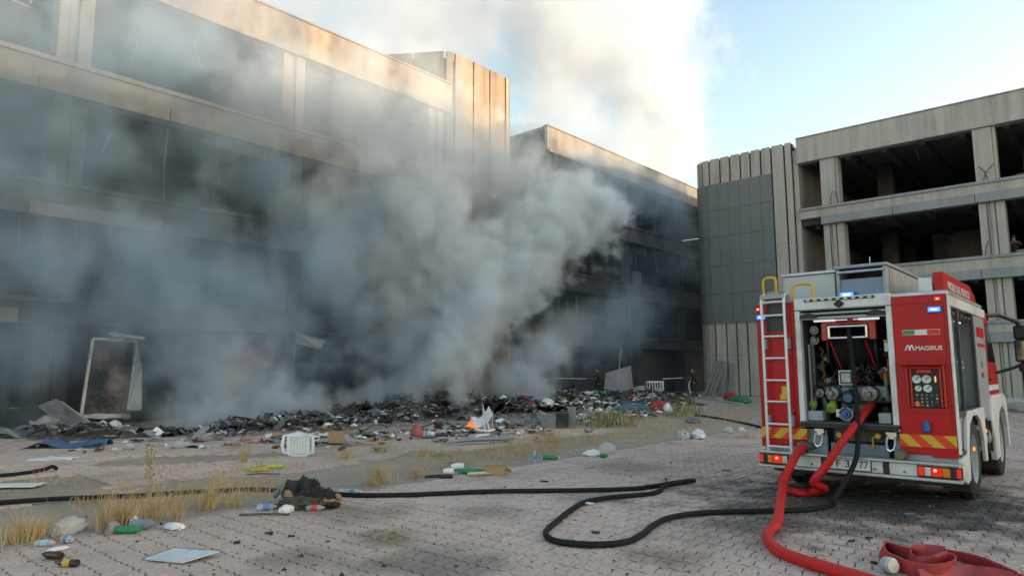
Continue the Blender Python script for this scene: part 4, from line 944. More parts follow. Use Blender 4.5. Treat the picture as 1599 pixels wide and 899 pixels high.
def crumple(name, mat, loc, size, seed, label=None, cat=None, group=None, rz=0, flat=.15, amp=.35, fr=2.2, sub=3, parent=None):
    bm = bmesh.new(); bmesh.ops.create_icosphere(bm, subdivisions=sub, radius=1)
    off = Vector((seed*1.7, seed*.9, seed*2.3))
    for v in bm.verts:
        n = mnoise.noise(v.co*fr+off)+.5*abs(mnoise.noise(v.co*fr*2.3+off))+.25*mnoise.noise(v.co*fr*5+off)
        p = v.co*(1+amp*n); p.z = max(p.z, -.55+flat*mnoise.noise(v.co*3+off)) + .55
        v.co = Vector((p.x*size[0]/2, p.y*size[1]/2, p.z*size[2]/1.5))
    me = bpy.data.meshes.new(name); bm.to_mesh(me); bm.free(); me.materials.append(mat)
    me.polygons.foreach_set('use_smooth', [True]*len(me.polygons)); me.set_sharp_from_angle(angle=radians(50))
    o = bpy.data.objects.new(name, me); C.objects.link(o); o.location = loc; o.rotation_euler = (0,0,rz)
    if parent is not None: o.parent = parent; o.location = Vector(loc)-parent.location
    return tag(o, label, cat, group)
def bottle(name, loc, L, r, rz, mat, label, capm=None, band=None, group=None, pitch=0.0, up=False):
    p = empty(name, loc, label, 'bottle', group, rz)
    ax = (0,0,1) if up else (1,0,sin(pitch)); c = (0,0,.0) if up else (-L/2,0,r)
    prof = [(0,0),(r*.85,0),(r,.04*L),(r*.96,.2*L),(r*1.0,.34*L),(r*.94,.5*L),(r,.62*L),(r*.75,.76*L),(r*.36,.88*L),(r*.34,.96*L),(0,.96*L)]
    m = MB(); m.lathe(prof, c, ax, 14); m.build('bottle_body', mat, p, local=True, smooth=True)
    if capm is not None:
        a = Vector(ax).normalized(); m = MB(); m.lathe([(0,.95*L),(r*.42,.95*L),(r*.42,1.0*L),(0,1.0*L)], c, ax, 12); m.build('cap', capm, p, local=True)
    if band is not None:
        m = MB(); m.lathe([(r*1.015,.30*L),(r*1.03,.45*L),(r*1.02,.60*L)], c, ax, 14, cap=False); m.build('paper_label', band, p, local=True, solid=.002)
    return p
def sheet(name, mat, loc, w_, d_, rz, label=None, cat=None, bend=.05, tilt=(0,0), seed=0, thick=.012, group=None, nu=14, nv=10):
    m = MB()
    def fn(u, v):
        x, y = (u-.5)*w_, (v-.5)*d_
        z = bend*(mnoise.noise((u*2+seed, v*2, seed))+.4*mnoise.noise((u*5, v*5+seed, 2)))+x*tilt[0]+y*tilt[1]
        return Vector((x, y, max(z, -.0)+.012+ (0 if tilt == (0,0) else abs(w_*tilt[0])/2+abs(d_*tilt[1])/2)))
    m.grid(nu, nv, fn); o = m.build(name, mat, loc=loc, rot=(0,0,rz), local=True, smooth=30, solid=thick)
    return tag(o, label, cat, group)

# --- the charred heap: one uncountable mass
HEAPS = [((430,678),2.6,1.5,.30),((520,672),3.2,1.6,.36),((610,662),3.4,1.8,.55),((680,655),3.2,1.9,.85),((740,655),2.4,1.7,.6),((800,648),3.0,2.0,.5),((860,640),3.0,2.2,.5),((930,632),4.0,2.5,.6),((1000,628),4.0,2.6,.5),((1050,624),3.0,2.0,.3),((300,685),1.6,.9,.12),((60,688),2.0,1.2,.25)]
HC = [(G(*c), a, b, h) for c, a, b, h in HEAPS]
def heap_z(x, y):
    z = 0
    for c, a, b, h in HC:
        d = rgt2*1.0; fw = Vector((fwd.x, fwd.y, 0)).normalized(); rr = Vector((rgt2.x, rgt2.y, 0)).normalized()
        q = Vector((x-c.x, y-c.y, 0)); u = q.dot(rr)/a; v = q.dot(fw)/b - .8
        t = 1-(u*u+v*v)
        if t > 0: z = max(z, h*min(1, t*1.3)**.7)
    return z*(.75+.5*mnoise.noise((x*.9, y*.9, 4)))
m = MB()
def hp(u, v):
    px = -30+1130*u; q = G(px, 705-74*u-10*sin(u*3), 0); rr = Vector((fwd.x, fwd.y, 0)).normalized(); q = q+rr*(-1.0+7*v)
    z = heap_z(q.x, q.y)
    return Vector((q.x, q.y, (z+.12*mnoise.noise((q.x*2.2, q.y*2.2, 1))*(z > .02)-.03)))
m.grid(200, 30, hp)
ASHM = plain('ash and charcoal', (.05,.048,.047), .95, 0, .6, 3, .6, obj=False, grime=(.19,.175,.16,.8))
tag(m.build('charred_heap', ASHM, smooth=True), kind='stuff')
def shard(m, c, L, wd, seed, bend=.3):
    r_ = random.Random(seed); a = r_.uniform(0, 2*pi); el = r_.uniform(-.35, .7); d = Vector((cos(a)*cos(el), sin(a)*cos(el), sin(el))); s = d.cross(Vector((r_.uniform(-1,1), r_.uniform(-1,1), 1))).normalized(); n_ = d.cross(s)
    k = 4; v = []
    for i in range(k):
        t = i/(k-1)-.5; p = Vector(c)+d*(L*t)+n_*(bend*L*(t*t-.1)); w2 = wd*.5*(1-.5*abs(t)*r_.random())
        v += [p-s*w2, p+s*w2, p+s*w2-n_*.012, p-s*w2-n_*.012]
    f = [(i*4+j, i*4+(j+1)%4, i*4+4+(j+1)%4, i*4+4+j) for i in range(k-1) for j in range(4)]+[(3,2,1,0),(k*4-4,k*4-3,k*4-2,k*4-1)]
    m.add(v, f)
r_ = random.Random(11)
mats = [CHAR, CHARG, DGREY, SHEETM, RAG, PWHT]
m = MB()
fw = Vector((fwd.x, fwd.y, 0)).normalized(); rr = Vector((rgt2.x, rgt2.y, 0)).normalized()
for k in range(2300):
    c, a, b, h = HC[r_.choices(range(len(HC)), [3,4,4,5,3,3,3,3,3,1,.6,1.5])[0]]
    u, v = r_.gauss(0,.5), r_.gauss(0,.5); q = c+rr*(u*a)+fw*((v+.8)*b); z = heap_z(q.x, q.y)
    if z < .03 and r_.random() < .8: continue
    m.mi = r_.choices((0,1,2,3,4,5), (6,3,2.2,1.3,1.0,.35))[0]
    shard(m, (q.x, q.y, z+r_.uniform(.0,.10)), r_.uniform(.07,.42)*(1 if r_.random() < .93 else 2.2), r_.uniform(.02,.19), k, r_.uniform(-.5,.8))
tag(m.build('charred_rubble', mats), kind='stuff')
# --- mixed rubbish right of the fire, one mass of flakes
RUB = [RAG, PWHT, plain('dull blue rag',(.10,.14,.20),.8), plain('brown rag',(.14,.09,.06),.9), CHARG, plain('dull red rag',(.30,.05,.05),.8), CARD, plain('dull green rag',(.07,.16,.09),.8), CHAR]
m = MB()
for k in range(1500):
    px = r_.triangular(760, 1085, 960) if k % 4 else r_.uniform(430, 860); py = (r_.gauss(646, 9)-(px-780)*.055 if k % 4 else 700-(px/820)*30+r_.gauss(0, 8))
    q = G(px, py); q.z = heap_z(q.x, q.y)+.02; s = r_.uniform(.05,.22)*(1 if k % 4 else .6); m.mi = r_.choices(range(9), (5,4,1.5,3,4,1,2,1,4))[0]
    a = r_.uniform(0, 6.28); n_ = 6
    ring = [(q.x+cos(a+i*1.047)*s*r_.uniform(.5,1.2), q.y+sin(a+i*1.047)*s*r_.uniform(.5,1.2), q.z+r_.uniform(-.02,.10)*min(1,s*6)) for i in range(n_)]
    m.add(ring+[(q.x, q.y, q.z+s*r_.uniform(.2,.8)), (q.x, q.y, q.z-.03)], [(i,(i+1)%n_,n_) for i in range(n_)]+[((i+1)%n_,i,n_+1) for i in range(n_)])
tag(m.build('mixed_rubbish', RUB), kind='stuff')
# --- small crumbs of dirt on the paving
m = MB()
for k in range(1300):
    px, py = r_.uniform(0, 1599), 640+260*r_.random()**1.3
    q = G(px, py); s = r_.uniform(.004, .016)*(1 if r_.random() < .95 else 1.8)
    if heap_z(q.x, q.y) > .02: continue
    a = r_.uniform(0, 6.28)
    v = [(q.x+cos(a+i*1.26)*s*r_.uniform(.6,1.3), q.y+sin(a+i*1.26)*s*r_.uniform(.6,1.3), 0) for i in range(5)]+[(q.x, q.y, s*r_.uniform(.5,1))]
    m.add(v, [(i, (i+1)%5, 5) for i in range(5)])
tag(m.build('dirt_crumbs', plain('dirt crumb', (.05,.04,.032), .95, 0, .4, 3, 0, obj=False)), kind='stuff')

# --- scraps one can count: paper, plastic, rags, boards in front of the heap
SCR = {'maroon':plain('maroon cloth',(.14,.03,.04),.9),'pink':plain('pink cloth',(.38,.16,.18),.9),'navy':plain('navy cloth',(.03,.05,.10),.9),'tan':plain('tan cloth',(.33,.25,.18),.9),'grey':RAG,'brown':plain('brown board',(.16,.09,.05),.8),'pale':SHEETL,'black':CHAR,'cardboard':CARD,'white':PWHT,'clear':MILKY,'green':PGRN,'blue':PBLU,'red':plain('red plastic',(.42,.03,.03),.5),'teal':plain('teal plastic',(.06,.16,.17),.6,0,.3,6,.1,grime=(.12,.11,.10,.8)),'orange':plain('orange plastic',(.30,.12,.05),.6,0,.3,6,.1,grime=(.12,.09,.07,.8))}
ZONES = {'heap': 'in the litter in front of the charred heap', 'fire': 'on the rubbish spread right of the fire'}
LOTS = [('plastic_scrap','plastic scrap','scrap','heap',('white','white','clear'),30,(.08,.26)),('rag','rag','rag','heap',('grey','grey','tan','maroon','navy','pink'),26,(.14,.36)),('board_piece','board piece','board','heap',('brown','black','pale','cardboard','black'),40,(.12,.5)),
 ('trash_piece','trash piece','trash','fire',('green','blue','red','teal','white','white'),44,(.15,.42)),('plastic_bag','crumpled bag','bag','fire',('white','clear','grey'),34,(.25,.55))]
for name, noun, cat, zone, cs, n, (s0, s1) in LOTS:
    for k in range(n):
        if zone == 'fire': px = r_.triangular(780, 1075, 970); py = r_.uniform(636, 664)-(px-780)*.055
        else: px = r_.triangular(40, 820, 560); py = 700-(px/820)*30+r_.uniform(-14, 14)
        q = G(px, py); q.z = heap_z(q.x, q.y); s = r_.uniform(s0, s1); cc = cs[k % len(cs)]
        lab = f'{cc} {noun} {ZONES[zone]}'; grp = f'{cc} {noun}s {ZONES[zone]}'
        if name == 'board_piece' or k % 2: o = sheet(name, SCR[cc], q, s, s*r_.uniform(.3,.8), r_.uniform(0,3), lab, cat, .05+.25*s*(name != 'board_piece'), (r_.uniform(-.2,.2), r_.uniform(-.2,.2)), k, .01, grp, 9, 7)
        else: o = crumple(name, SCR[cc], q, (s, s*r_.uniform(.5,.9), s*r_.uniform(.2,.5)), k+len(name), lab, cat, grp, r_.uniform(0,3), sub=3, amp=.55, fr=2.6)

# --- single things one can name
def at(o, label, cat, group=None): return tag(o, label, cat, group)
# overturned garden chair, standing on the top of its backrest
ch = empty('garden_chair', G(464,713), 'white plastic garden chair standing upside down on the dirt strip', 'chair', None, YAW-.18)
m = MB()
def arc_panel(u, v):
    x = (u-.5)*.42; return Vector((x*(1-.0*v), .05*cos(x*4)+.10*v, .015+.40*v))
for k in range(7):
    x0, x1 = -.21+k*.06+.004, -.21+(k+1)*.06-.004
    b = MB(); b.prism([(x0,.05),(x1,.05),(x1,.40),(x0,.40)], 'y', .05*cos((x0+x1)*2)-.012, .05*cos((x0+x1)*2)+.0); b.build('back_slat', PWHT, ch, local=True, bevel=.005)
m.tube([(-.215,.03,.42),(-.22,.035,.10),(-.19,.04,.035),(-.12,.045,.02),(0,.05,.015),(.12,.045,.02),(.19,.04,.035),(.22,.035,.10),(.215,.03,.42)], .024, 8); m.build('back_frame', PWHT, ch, local=True, smooth=True)
m = MB(); m.grid(8, 6, lambda u, v: Vector(((u-.5)*.44, .02+.42*v, .42-.05*sin(u*pi)*1+.03*v))); m.build('seat', PWHT, ch, local=True, smooth=True, solid=.015)
for s in (-1, 1):
    m = MB(); m.tube([(s*.22,.04,.40),(s*.30,.02,.38),(s*.315,.0,.22),(s*.30,.02,.08),(s*.21,.04,.06)], [.02,.026,.028,.026,.02], 8, flat=1.2); m.build('arm', PWHT, ch, local=True, smooth=True)
    for y in (.06, .42):
        m = MB(); m.tube([(s*.2,y,.385),(s*.21,y+.42,.33)], [.028,.02], 8); m.build('leg', PWHT, ch, local=True, smooth=True)
# second chair, broken, by the flames
q = G(757,676); ch = empty('garden_chair', q, 'broken white garden chair with legs in the air right of the flames', 'chair', None, YAW+.3); ch.scale = (.85,.85,.8)
m = MB(); m.grid(10, 8, lambda u, v: Vector(((u-.5)*.55, .12+.45*v, .05+.40*(u-.3)**2*2+.25*v+.15))); m.build('seat', PWHT, ch, local=True, smooth=True, solid=.018)
for p0, p1, r0 in (((.18,.1,.02),(-.04,.15,.95),.07),((.02,.05,.06),(-.02,.2,.8),.05),((-.28,.05,.10),(-.42,.1,.55),.04),((.3,.2,.08),(.34,.3,.7),.03)):
    m = MB(); m.tube([p0, tuple((a+b)/2 for a, b in zip(p0, p1)), p1], [r0, r0*.8, .012], 6, flat=.5); m.build('leg', PWHT, ch, local=True, smooth=True)
m = MB(); m.tube([(-.3,.1,.12),(-.1,.02,.08),(.15,.04,.06),(.35,.15,.1)], .04, 8); m.build('back_frame', PWHT, ch, local=True, smooth=True)
# cardboard box
q = G(525,691); bx_ = empty('cardboard_box', q, 'closed brown cardboard box on the dirt in front of the heap', 'box', None, YAW+.12)
m = MB(); m.box(-.17,.17,-.15,.15,0,.245); m.build('box_body', CARD, bx_, local=True, bevel=.006)
m = MB(); m.box(-.172,.172,-.152,-.004,.246,.252); m.build('flap', CARD, bx_, local=True); m = MB(); m.box(-.172,.172,.004,.152,.246,.252); m.build('flap', CARD, bx_, local=True)
at(crumple('bag', plain('faded red cloth',(.42,.10,.08),.8), G(651,681), (.36,.26,.24), 3, fr=1.2, amp=.2), 'faded red bag lying on the dirt right of the cardboard box', 'bag')
sheet('tarpaulin', PBLU, G(107,697), 1.5, .8, YAW+.1, 'blue tarpaulin crumpled on the paving at the left', 'tarpaulin', .22, seed=4, nu=24, nv=16)
sheet('sheet', PWHT, G(85,716), .75, .45, YAW+.2, 'flat white sheet on the paving below the blue tarpaulin', 'sheet', .04, seed=8)
sheet('sheet', PWHT, G(8,758), .95, .35, YAW+.1, 'white sheet at the left edge just above the long black hose', 'sheet', .03, seed=9)
sheet('sheet', SHEETL, G(295,697), 1.1, .55, YAW-.1, 'pale crumpled plastic sheet among litter left of the upside down chair', 'sheet', .14, seed=10)
m = MB(); m.quadslab(G(224,873,.012), G(284,879,.012), G(344,861,.05), G(272,856,.05), (0,0,.008)); tag(m.build('mirror', plain('mirror glass with painted sky', (.60,.67,.70), .3, .15, .2, 4, .02, grime=(.38,.40,.40,.7)), loc=G(283,867)), 'rectangular mirror with painted pale sky reflection lying on the pink paving in the foreground', 'mirror')  # bright sky reflection is put into the glass's base colour
m = MB(); m.quadslab(G(222,873.5,.0), G(284,880,.0), G(346,861,.038), G(272,855.5,.038), (0,0,.0105)); m.build('mirror_back', BLACK, bpy.data.objects['mirror'])
m = MB(); q = G(752,693); tq = empty('metal_trim', q, 'long bent pale metal strip lying in the dry grass below the broken chair', 'metal strip', None, YAW+.42)
m.tube([(-.95,0,.04),(-.4,.02,.10),(.0,.02,.10),(.8,.0,.09)], [.02,.075,.08,.06], 6, flat=.6); m.build('strip', TIN, tq, local=True, smooth=30); m = MB(); m.tube([(-.1,.15,.12),(0,.16,.17),(.25,.18,.18)], [.03,.04,.03], 6); m.build('end_cap', PWHT, tq, local=True)
# jacket bundle
q = G(475,793); jk = empty('jacket', q, 'black jacket with tan lining thrown in a heap over the black hose', 'jacket', None, YAW)
JB = plain('black jacket cloth', (.022,.022,.024), .85, 0, .5, 7, .35); JT = plain('tan lining', (.30,.18,.11), .85, 0, .2, 6, .2); JG = plain('grey jacket cloth', (.20,.20,.185), .9, 0, .25, 7, .3)
for nm, mt, loc, sz, sd, rz in (('back_panel', JB, (-.03,.10,.0), (.46,.34,.30), 2, -.35), ('front_panel', JB, (.16,.06,.0), (.48,.26,.20), 7, -.45), ('lining', plain('olive lining',(.07,.065,.05),.9), (.02,-.04,0), (.55,.22,.15), 12, -.1)):
    o = crumple(nm, mt, (0,0,0), sz, sd, rz=rz, fr=2.3, amp=.55, sub=5); o.parent = jk; o.location = loc
for nm, mt, ps, rs_ in (('sleeve', JT, [(-.22,.10,.22),(-.19,.02,.16),(-.12,-.06,.08),(-.05,-.10,.04)], [.055,.06,.055,.045]), ('sleeve', JT, [(.12,-.06,.07),(.25,-.05,.07),(.36,.0,.10),(.40,.04,.14)], [.04,.05,.05,.04]), ('collar', JG, [(-.45,.22,.10),(-.36,.25,.17),(-.28,.2,.15),(-.2,.15,.20),(-.1,.2,.28)], [.04,.06,.06,.05,.03]), ('cuff', JG, [(-.36,-.02,.04),(-.27,-.02,.06),(-.2,-.05,.05)], [.05,.06,.04])):
    m = MB(); m.tube(smooth_path(ps, 4), [rs_[min(i//4, len(rs_)-1)]*(1+.15*sin(i*2.1)) for i in range(len(smooth_path(ps,4)))], 10); m.build(nm, mt, jk, local=True, smooth=True)
# bottles and bits by name
LBL = plain('blue paper label', (.12,.22,.55), .6, 0, .35, 9, 0); LRED = plain('red paper label', (.55,.07,.04), .6, 0, .2, 9, 0); LYEL = plain('yellow paper label', (.52,.36,.06), .6, 0, .35, 14, 0)
bottle('beer_bottle', G(80,872), .215, .033, YAW-.25+pi, BROWNG, 'dark brown bottle without label, the farther of two on the paving at bottom left', None, None)
bottle('beer_bottle', G(103,884), .215, .031, YAW-.1+pi, BROWNG, 'dark brown bottle with yellow label on the paving at bottom left', None, LYEL)
bottle('water_bottle', G(72,852), .2, .03, YAW+.05, CLEAR, 'clear bottle with red cap beside the grass above the brown bottles', LRED, plain('pale blue label',(.3,.5,.65),.6))
bottle('water_bottle', G(106,847), .13, .035, YAW-.4, CLEAR, 'crushed clear bottle with blue and white label left of the pale bag', None, LBL, None)
bottle('water_bottle', G(418,796), .24, .038, YAW+.25, CLEAR, 'clear bottle with dark cap lying left of the black jacket', BLACK, LBL)
bottle('water_bottle', G(551,771), .22, .036, YAW-.05, CLEAR, 'clear bottle with blue label at the right end of the black jacket', PWHT, LBL)
bottle('water_bottle', G(493,797), .22, .036, YAW+.0, CLEAR, 'clear bottle with red label lying in front of the black jacket', None, LRED)
bottle('water_bottle', G(835,722), .2, .036, YAW, CLEAR, 'small clear bottle standing at the kerb left of the green bottles', PWHT, LBL, up=True)
bottle('juice_bottle', G(202,833), .26, .042, YAW+.05, PGRN, 'squashed green bottle at the kerb below the grey bottle', None, None)
bottle('juice_bottle', G(861,718), .3, .045, YAW-.2, PGRN, 'green bottle lying on the paving edge, right of the standing clear bottle', PWHT, None)
bottle('juice_bottle', G(737,740), .42, .05, YAW+.15, PGRN, 'green bottle among white cups in front of the dry grass', None, None)
bottle('juice_bottle', G(226,826), .24, .055, YAW+.1, clear_plastic('grey blue plastic',(.35,.45,.52)), 'grey blue plastic bottle at the kerb behind the squashed green one', None, None)
bottle('juice_bottle', G(944,714), .16, .04, YAW+.5, PGRN, 'small green bottle on the paving right of the pale carton', None, None)
bottle('juice_bottle', G(1216,733), .14, .05, YAW, PGRN, 'small round green bottle on the paving just left of the fire engine', None, None)
for px, py, sz, mt, lab in ((108,832,(.32,.2,.15),MILKY,'pale plastic bag in the grass above the brown bottles'),(210,824,(.14,.12,.10),PWHT,'small white crumpled cup beside the grey blue bottle'),(175,832,(.16,.12,.11),RAG,'dark grey crumpled bag between two tufts at the kerb'),(272,825,(.24,.13,.06),PWHT,'white foam tray with a black edge at the kerb above the mirror'),(90,858,(.17,.1,.03),PWHT,'white paper plate behind the brown bottles'),
    (447,799,(.22,.14,.08),PWHT,'white foam bowl in front of the tan sleeve'),(532,768,(.1,.08,.05),MILKY,'little pale scrap above the bottle at the end of the jacket'),(925,712,(.3,.16,.12),PWHT,'white carton lying at the kerb right of the green bottles'),(948,708,(.36,.2,.2),MILKY,'clear crumpled plastic wrap behind the white carton'),(1068,685,(.55,.28,.2),MILKY,'grey translucent bag left of the white sack at the kerb'),(1090,684,(.55,.3,.2),PWHT,'white sack lying at the kerb in front of the far dry grass'),
    (1137,675,(.35,.2,.14),MILKY,'pale bag by the kerb close to the left side of the fire engine'),(1158,673,(.2,.14,.1),PWHT,'small white wad nearest the left side of the fire engine'),(1083,660,(.75,.45,.16),CHARG,'flat dark heap of ash on bare ground in front of the green weeds'),(1155,628,(1.4,.6,.28),PGRN,'green cloth heap by the foot of the cladded building'),(1140,624,(.8,.5,.4),plain('crimson cloth',(.38,.03,.06),.8),'crimson cloth bundle left of the green cloth heap'),
    (1002,618,(1.6,.9,.6),MILKY,'large pale heap of plastic bags behind the green weeds'),(1030,640,(1.5,.6,.35),plain('scarlet cloth',(.32,.025,.025),.85,0,.3,4,.2,grime=(.12,.06,.05,.7)),'scarlet cloth spread on the rubbish right of the green weeds'),(985,643,(1.5,.6,.3),plain('teal cloth',(.05,.13,.17),.85,0,.3,4,.2,grime=(.10,.10,.10,.7)),'teal cloth in the rubbish right of the green weeds'),(1043,645,(.4,.3,.35),PWHT,'white bag right of the scarlet cloth')):
    at(crumple('bag' if sz[2] > .1 else 'litter', mt, G(px,py), sz, px*.13, rz=YAW+px*.01), lab, 'bag' if 'bag' in lab or 'sack' in lab else 'litter')
for px, py, L, r0, mt, lab, cat in ((685,747,.42,.03,BLACK,'black plastic pipe piece left of the white cups','pipe'),(700,741,.16,.05,PWHT,'white cup lying left of the other white cup','cup'),(714,735,.2,.06,PWHT,'larger white cup beside the green bottle','cup'),(755,742,.5,.03,plain('cream foam',(.55,.48,.33),.7),'cream coloured foam tube in front of the green bottle','tube'),(787,735,.22,.03,YEL,'yellow plastic piece behind the open carton','scrap'),(610,806,.0,.0,None,'','')):
    if mt is None: continue
    q = G(px, py); d = rr*.98+fw*.15
    m = MB(); m.tube([q-d*L/2+Vector((0,0,r0)), q+Vector((0,0,r0*1.2)), q+d*L/2+Vector((0,0,r0))], [r0*.8, r0, r0], 10); at(m.build({'pipe':'pipe','cup':'cup','tube':'foam_tube','scrap':'plastic_piece'}[cat], mt, loc=q, smooth=True), lab, cat)
q = G(775,741); ct = empty('carton', q, 'open brown carton with dark inside at the end of the foam tube', 'carton', None, YAW+.05)
m = MB(); m.box(-.17,.12,-.07,-.055,0,.15); m.box(-.17,.12,.055,.07,0,.15); m.box(-.17,.12,-.07,.07,0,.012); m.box(-.17,.12,-.07,.07,.14,.152); m.box(-.17,-.155,-.055,.055,0,.15); m.build('carton_body', CARD, ct, local=True)
m = MB(); m.quadslab((.12,-.07,.14),(.12,.07,.14),(.21,.07,.05),(.21,-.07,.03),(0,0,.006)); m.build('flap', plain('dark card',(.08,.04,.03),.8), ct, local=True)
for px, py, mt, lab in ((403,735,plain('neon yellow plastic',(.42,.44,.04),.7,0,.2,6,.05,grime=(.25,.22,.1,.6)),'neon yellow scraps on the dirt left of the jacket'),(427,730,plain('dull yellow plastic',(.5,.5,.08),.5),'small yellow scrap right of the neon yellow one'),(690,713,plain('moss green mat',(.18,.20,.04),.9),'moss green mat on the dirt strip'),(668,684,PBLU,'small dark cloth right of the red bag')):
    at(crumple('scrap', mt, G(px,py), (.35,.2,.06), px, rz=YAW), lab, 'scrap')
for px, py, L, lab in ((410,742,.5,'thin brown stick behind the jacket'),(412,806,.55,'thin brown stick in front of the bottle with dark cap')):
    q = G(px,py); m = MB(); m.tube([q-rr*L/2+Vector((0,0,.02)), q+Vector((0,0,.03)), q+rr*L/2+fw*.05+Vector((0,0,.015))], .012, 6); at(m.build('stick', plain('brown wood',(.12,.06,.035),.8), loc=q), lab, 'stick')

# --- burnt furniture along the left facade
fr = empty('burnt_display_frame', onX(160,652,-22.6)*1.0, 'tall burnt metal frame with scorched pink back leaning at the left facade', 'metal frame')
fr.location.z = 0
A = [onX(126,652,-22.6), onX(200,652,-22.6), onX(213,532,-23.2), onX(145,529,-23.2)]
def scorched():
    t = NT('scorched back sheet'); p = t.pos(); f = t.ramp(t.noise(.9, 6, .6, p), .46, .66)
    t.set(t.b.inputs['Base Color'], t.mix(f, (.02,.02,.022), (.30,.21,.19))); t.b.inputs['Roughness'].default_value = .8; return t.mat
m = MB(); m.quadslab(*[a+Vector((-.12,0,0)) for a in A], (-.04,0,0)); m.build('back_sheet', scorched(), fr)
for a, b, rr_ in ((0,3,.05),(1,2,.05),(3,2,.055),(0,1,.05)):
    m = MB(); m.tube([A[a], A[b]], rr_, 6); m.build('frame_bar', SHEETL if a != 1 else SHEETM, fr)
B = [onX(198,640,-22.5), onX(221,640,-22.4), onX(222,575,-22.5), onX(213,532,-23.0)]
m = MB(); m.quadslab(B[0], B[1], B[2], B[3], (-.02,.01,0)); m.build('side_flap', SHEETL, fr)
B = [onX(128,655,-22.3), onX(190,650,-22.2), onX(178,625,-22.55), onX(185,640,-22.3)]
m = MB(); m.grid(8, 6, lambda u, v: A[0].lerp(A[1], u)+Vector((.25*v, 0, .35*v*(1-v)+.12*mnoise.noise((u*4,v*3,1)))) ); m.build('crumpled_base', SHEETL, fr, smooth=30, solid=.01)
m = MB(); m.quadslab(onX(176,519,-23.0), onX(226,526,-23.0), onX(226,530,-22.9), onX(178,525,-22.9), (-.3,0,.02)); o = at(m.build('metal_strip', SHEETL, loc=onX(200,525,-23)), 'pale bent metal strip resting on top of the burnt frame', 'metal strip')
def panel(name, pts, t, mat, label, cat):
    m = MB(); m.quadslab(*pts, t); o = m.build(name, mat, loc=(pts[0].x, pts[0].y, max(0, min(p.z for p in pts))), bevel=.004); return at(o, label, cat)
panel('scorched_slab', [onX(60,636,-21.8), onX(88,624,-22.2), onX(142,664,-21.2), onX(112,672,-20.9)], (-.03,0,.05), SHEETM, 'grey metal panel slanting down from the dark doorway at far left', 'metal panel')
panel('bent_sheet', [onX(88,624,-22.25), onX(100,628,-22.2), onX(150,664,-21.3), onX(142,664,-21.2)], (-.1,0,.02), SHEETL, 'pale bent metal side sheet behind the slanting grey panel', 'metal panel')
for px, py, w_, d_, sd, mt, lab in ((40,681,2.2,1.2,3,SHEETM,'big crumpled dark metal sheet at the foot of the left facade'),(95,678,1.8,1.0,5,SHEETM,'crumpled grey metal sheet below the slanting panel'),(180,676,1.0,.6,6,SHEETL,'bent white metal sheet at the foot of the burnt frame')):
    sheet('crumpled_sheet', mt, G(px,py), w_, d_, YAW+.1*sd, lab, 'metal sheet', .55, seed=sd, nu=26, nv=18)
pa = [onX(461,519,-22.9), onX(508,532,-22.0), onX(500,545,-22.1), onX(463,536,-23.0)]
panel('hanging_panel', pa, (-.05,0,.03), SHEETL, 'pale ceiling panel hanging loose under the ledge of the left facade', 'panel')
panel('red_sheet', [onX(380,578,-23.9), onX(430,574,-23.9), onX(430,536,-24.0), onX(381,543,-24.0)], (-.04,0,0), RUST, 'rusty red sheet standing against the burnt left facade', 'metal sheet')
m = MB(); m.tube([onX(457,590,-23.2), onX(462,520,-23.2)], .03, 6); at(m.build('metal_pole', SHEETM, loc=onX(457,590,-23.2)), 'thin bent pole under the hanging ceiling panel', 'pole')
# burnt window leftovers on the second floor, parts of the building
m = MB()
for a, b in (((489,252),(529,262)),((489,252),(486,340)),((529,262),(530,292)),((487,286),(530,292))): m.tube([onX(*a,-24.3), onX(*b,-24.3)], .035, 6)
m.build('window_frame', CONC_L, lb)
m = MB(); m.quadslab(onX(487,288,-24.35), onX(528,293,-24.35), onX(526,342,-24.35), onX(487,338,-24.35), (-.04,0,0)); m.build('window_board', plain('scorched board',(.16,.10,.075),.8,0,.3,3,.1), lb)
m = MB(); m.quadslab(onX(510,258,-24.36), onX(528,263,-24.36), onX(528,290,-24.36), onX(510,287,-24.36), (-.04,0,0)); m.build('window_board', plain('beige board',(.26,.20,.15),.8,0,.3,3,.1), lb)
for a, b in (((441,250),(438,345)),((446,290),(455,315)),((472,250),(470,345))):
    m = MB(); m.tube(smooth_path([onX(*a,-24.5), onX((a[0]+b[0])/2-4,(a[1]+b[1])/2,-24.5), onX(*b,-24.5)],4), .03, 6); m.build('hanging_pipe', SHEETM, lb)
for a, b in (((320,190),(368,213)),((369,214),(420,237)),((421,238),(475,256)),((476,257),(530,275))):
    m = MB(); z0 = 9.75+rnd.uniform(-.06,.06); m.box(-24.1, -24.05, onX(*a,-24).y, onX(*b,-24).y-.02, z0, 10.18); m.build('fascia_panel', CONC_S, lb)
# board, crate, poles by the firefighters
q0, q1 = G(943,624), G(990,622.5)
panel('grey_board', [Vector((q0.x,q0.y,.45)), Vector((q1.x,q1.y,.40)), Vector((q1.x,q1.y,.45))+Vector((-.25,.15,1.45)), Vector((q0.x,q0.y,.45))+Vector((0.05,.15,1.0))], tuple(fw*.2), plain('grey mattress',(.25,.25,.29),.8,0,.12,3,.1), 'large grey board standing tilted on the rubbish beside the firefighter', 'board')
cr = empty('crate', G(1022,621), 'pale lattice plastic crate on the rubbish between the two firefighters', 'crate', None, YAW)
for k in range(7):
    m = MB(); m.box(-.5+k*.155,-.45+k*.155,-.3,-.28,.2,.95); m.build('slat', PWHT, cr, local=True)
m = MB(); m.box(-.5,.5,-.31,-.27,.9,.98); m.box(-.5,.5,-.31,-.27,.2,.27); m.box(-.5,-.46,-.3,.3,.2,.95); m.box(.46,.5,-.3,.3,.2,.95); m.build('frame', PWHT, cr, local=True)
